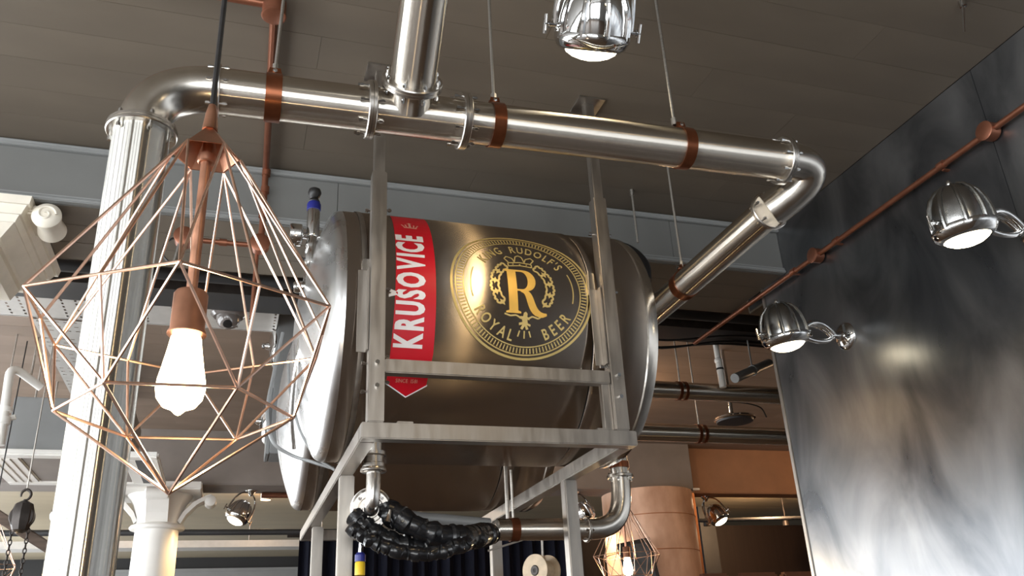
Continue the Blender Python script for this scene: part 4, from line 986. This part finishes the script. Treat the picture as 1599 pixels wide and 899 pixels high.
# air conditioner
ac = thing('air_conditioner', 'white ceiling cassette air conditioner under a grey box, at left', 'air conditioner', (-1.3, 7.5, 3.1))
G().box(-1.62, -.80, 7.0, 7.9, 3.11, 3.52, bev=.01).build('body', 'grey_box', ac, smooth=0)
x0, x1, y0, y1_, z = -1.78, -.56, 6.92, 8.05, 3.06
G().box(x0, x1, y0, y0 + .12, z, z + .045, bev=.012).build('fascia_frame', 'white_paint', ac); G().box(x0, x1, y1_ - .12, y1_, z, z + .045, bev=.012).build('fascia_frame', 'white_paint', ac)
G().box(x0, x0 + .26, y0 + .12, y1_ - .12, z, z + .045, bev=.012).build('fascia_frame', 'white_paint', ac); G().box(x1 - .26, x1, y0 + .12, y1_ - .12, z, z + .045, bev=.012).build('fascia_frame', 'white_paint', ac)
G().box(x0 + .265, x1 - .265, y0 + .125, y1_ - .125, z + .012, z + .03).build('intake_grille', 'beam_paint', ac, smooth=0)
for k in range(3): G().box(x0 + .05 + k * .055, x0 + .085 + k * .055, y0 + .14, y1_ - .14, z - .006, z + .001, bev=.002).build('vane', 'white_paint', ac, smooth=0)
G().box(x1 - .17, x1 - .08, y0 + .12, y1_ - .16, z - .004, z + .001).build('vent_slot', 'dark', ac, smooth=0)
for x, y in ((-1.5, 7.1), (-1.5, 7.8), (-.9, 7.1), (-.9, 7.8)): G().tube([(x, y, 3.5), (x, y, ZC + .001)], .008, 6).build('hanger_rod', 'rod', ac)
ap = thing('white_pipework', 'white insulated pipe with an elbow and clamp beside the air conditioner', 'pipe', (-1.57, 6.6, 3.4))
G().tube([(-1.56, 6.6, 3.05), (-1.585, 6.6, 3.55)] + bez((-1.585, 6.6, 3.55), (-1.588, 6.6, 3.60), (-1.57, 6.63, 3.62), (-1.53, 6.66, 3.60), 6)[1:] + [V(-1.40, 6.75, 3.52)], .030, 14).build('pipe_run', 'white_paint', ap)
G().tube([(-1.47, 6.70, 3.55), (-1.47, 6.70, ZC + .001)], .008, 8).build('hanger_rod', 'rod', ap)
G().lathe([(.036, 0), (.044, .002), (.044, .05), (.036, .052)], (-1.565, 6.6, 3.20), (0, 0, 1), 20).lathe([(.036, .09), (.044, .092), (.044, .12), (.036, .122)], (-1.565, 6.6, 3.20), (0, 0, 1), 20).build('clamp', 'white_paint', ap)
G().tube([(-1.62, 6.62, 3.22), (-1.50, 6.62, 3.26)], .02, 8).build('valve', 'white_paint', ap)

# chain hoist and timber
ho = thing('chain_hoist', 'dark iron chain hoist with hook hanging at the lower left', 'hoist', (-1.325, 6.5, 2.60))
G().tube([(-1.322, 6.5, 2.72), (-1.322, 6.5, 3.785)], .005, 6).build('hang_wire', 'rod', ho)
G().tube([V(-1.322 + .030 * cos(a), 6.5, 2.695 + .035 * sin(a)) for a in [radians(200 - k * 22) for k in range(14)]] , [.006 + .004 * sin(pi * k / 13) for k in range(14)], 10).build('hook', 'iron', ho)
G().tube([(-1.322, 6.5, 2.665), (-1.322, 6.5, 2.63)], .012, 8).build('swivel', 'iron', ho)
G().lathe([(.02, .11), (.055, .09), (.07, .04), (.068, -.03), (.05, -.08), (.02, -.10)], (-1.322, 6.5, 2.545), (0, 0, 1), 8).build('body', 'iron', ho, smooth=30)
G().lathe([(.07, -.035), (.075, -.03), (.075, .03), (.07, .035)], (-1.322, 6.5, 2.55), (0, 1, 0), 28).build('chain_wheel', 'iron', ho)
lk = None
for sx, zt in ((-.045, 2.45), (.05, 2.46)):
    for k in range(13):
        p = V(-1.322 + sx, 6.5, zt - k * .032); qq = Quaternion((0, 0, 1), radians(90 * (k % 2)))
        if lk is None:
            lk = G().tube([p + V(.010 * cos(a), 0, .020 * sin(a)) for a in [2 * pi * j / 10 for j in range(10)]], .0042, 6, closed=True).build('chain_link', 'iron', ho, origin=p)
        else: place(lk, 'chain_link', ho, p, qq)
tag(G().box(-1.75, -.92, 6.62, 6.70, 2.445, 2.515, bev=.008, rot=Quaternion((0, 1, 0), radians(32)).to_matrix()).build('timber_bar', 'rust'), 'slanting weathered timber bar behind the chain hoist', 'timber')
tag(G().tube([(-1.6, 6.66, 2.65), (-1.6, 6.66, ZC + .001)], .006, 6).build('hang_wire', 'rod'), 'wire holding the slanting timber bar', 'wire')

# ------------------------------------------------------------------ far bay
tag(G().tube([(XL, 11, 3.10), (4.2, 11, 3.10)], .035, 12).tube([(-4, 11, 3.12), (-4, 11, ZC + .001)], .008, 6).build('lighting_track', 'dark'), 'black pipe rail crossing the bright far ceiling behind the columns', 'rail')
tag(G().tube([(5.0, 13.2, 3.52), (9.5, 11.8, 3.42)], .03, 10).tube([(6.0, 12.89, 3.49), (6.0, 12.89, ZC + .001)], .008, 6).tube([(9.0, 11.955, 3.43), (9.0, 11.955, ZC + .001)], .008, 6).build('lighting_track', 'dark'), 'slanting black rail under the far ceiling at the right', 'rail')
pt3 = thing('perforated_tray', 'far perforated cable tray under the bright ceiling, above the dark far wall', 'cable tray', (-.2, 14.2, 3.36))
G().box(XL, 4.0, 14.0, 14.01, 3.32, 3.42).build('side_plate', 'tray', pt3, smooth=0); G().box(XL, 4.0, 14.01, 14.4, 3.32, 3.33).build('tray_floor', 'tray', pt3, smooth=0)
for x in (-3.5, -1.2, .3, 1.4, 3): G().tube([(x, 14.2, 3.33), (x, 14.2, ZC + .001)], .012, 6).build('hanger_rod', 'rod', pt3)
def downlight(x, y, label, watts=14):
    t = thing('downlight', label, 'downlight', (x, y, ZC - .12), 'far ceiling downlights')
    G().lathe([(.07, .12), (.07, .0), (.065, 0), (.06, .02)], (x, y, ZC - .12), (0, 0, 1), 20, caps=False).build('can', 'white_paint', t)
    G().lathe([(.06, .022), (0, .022)], (x, y, ZC - .12), (0, 0, 1), 20, caps=False).build('lens', 'lens', t)
    l = bpy.data.lights.new('lamp_beam', 'POINT'); l.energy = watts; l.color = (1, .64, .36); l.shadow_soft_size = .1
    lo = bpy.data.objects.new('lamp_beam', l); C.objects.link(lo); lo.parent = t; lo.location = (0, 0, -.12)
    return t
downlight(.45, 12.6, 'ceiling downlight above the dark far wall near the tank')
downlight(-1.25, 12.6, 'ceiling downlight left of the white column')
downlight(8.3, 12.0, 'ceiling downlight right of the pink pillar', 130)
downlight(3.2, 7.2, 'added warm fill downlight in the middle bay, unseen behind the tank', 40)  # added fill lamp, kept out of view, to warm the middle bay
downlight(7.2, 7.2, 'added warm fill downlight in the middle bay, unseen beyond the steel wall', 60)  # second added lamp out of view, warms the right of the bay
# framed dark window in the far wall
struct(G().box(-2.6, 1.55, YF - .06, YF, 3.60, 3.66).box(1.50, 1.56, YF - .06, YF, 1.4, 3.60).box(-2.6, -2.54, YF - .06, YF, 1.4, 3.60).box(-2.54, 1.5, YF - .03, YF - .01, 1.4, 3.60).build('trim_8', 'grey_box', smooth=0))
# navy curtain in folds
ncv = thing('curtain', 'navy blue curtain in soft folds behind the bar below the tank', 'curtain', (2.5, 11.3, 0))
g = G(); prev = None
for i in range(161):
    x = .85 + i * .0235; y = 11.4 + .05 * sin(i * .9) + .03 * sin(i * .37)
    a = g.bm.verts.new((x, y, 0.02)); b = g.bm.verts.new((x, y, 3.10))
    if prev: g.bm.faces.new((prev[0], a, b, prev[1]))
    prev = (a, b)
bmesh.ops.solidify(g.bm, geom=g.bm.faces[:], thickness=.006)
g.build('cloth', 'navy', ncv)
G().tube([(.7, 11.4, 3.11), (4.75, 11.4, 3.11)], .02, 10).build('rail', 'iron', ncv)
# dark panelled wall at the right
struct(G().box(5.75, XR, 14.0, 14.15, 0, 3.62).build('wall_mid', 'brown_wall', smooth=0))
rw = struct(G().box(7.85, 8.15, 13.6, 13.95, 0, 3.885).build('trim_9', 'dark', smooth=0))
for x in (7.4, 8.9, 9.3):
    tag(G().tube([(x, 12.6, 3.50), (x, 12.6, ZC + .001)], .012, 6).lathe([(.06, -.1), (.05, -.02), (.015, 0)], (x, 12.6, 3.50), (0, 0, 1), 14).build('pendant_shade', 'iron'), {7.4: 'small dark hanging lamp just right of the far dark post, nearest it', 8.9: 'small dark hanging lamp in the middle of the far right ceiling', 9.3: 'small dark hanging lamp closest to the steel wall edge'}[x], 'hanging lamp', 'far right hanging lamps')
for k, (x0, x1) in enumerate(((5.1, 5.46), (5.60, 6.10), (6.18, 6.75))):
    t = thing('booth_back', ('leftmost', 'middle', 'rightmost')[k] + ' brown leather booth back at the bottom right, before the dark wall', 'booth seat', ((x0 + x1) / 2, 9.0, 0), 'brown booth backs')
    G().box(x0, x1, 8.95, 9.07, 1.3, 2.33, bev=.025).build('back_cushion', 'leather', t); G().box(x0 + .01, x1 - .01, 8.9, 9.10, 0, 1.298, bev=.01).build('base', 'brown_wall', t, smooth=0)

# cable drum on a shelf rod behind the stand
cd = thing('cable_drum', 'pale wooden cable drum hanging behind the stand legs', 'drum', (1.62, 4.6, 1.96))
G().lathe([(.02, 0), (.02, .001), (.085, .001), (.085, .014), (.02, .014)], (1.585, 4.55, 1.955), (.84, .54, 0), 40).build('side_disc', 'wood_pale', cd)
G().lathe([(.02, .015), (.055, .015), (.055, .105), (.02, .105)], (1.585, 4.55, 1.955), (.84, .54, 0), 28).build('core', 'wood_pale', cd)
G().lathe([(.02, .105), (.085, .106), (.085, .12), (.02, .12)], (1.585, 4.55, 1.955), (.84, .54, 0), 40).build('side_disc', 'wood_pale', cd)
G().lathe([(.024, -.004), (.028, 0), (.012, .002), (.012, -.004)], (1.585, 4.55, 1.955), (.84, .54, 0), 20).build('bush', 'iron', cd)
G().tube([(1.40, 4.80, 2.09), (1.70, 4.58, 2.165)], .006, 6).tube([(1.66, 4.61, 2.155), (1.66, 4.62, 1.96)], .007, 6).build('support_rod', 'rod', cd)

# small ceiling hook top right
tag(G().tube([(2.68, 2.0, ZC), (2.68, 2.0, ZC - .03)], .014, 8).tube([(2.68, 2.0, ZC - .03), (2.72, 2.06, ZC - .10)], .006, 6).build('ceiling_hook', 'chrome'), 'tiny metal hook on the ceiling near the top right corner', 'hook')
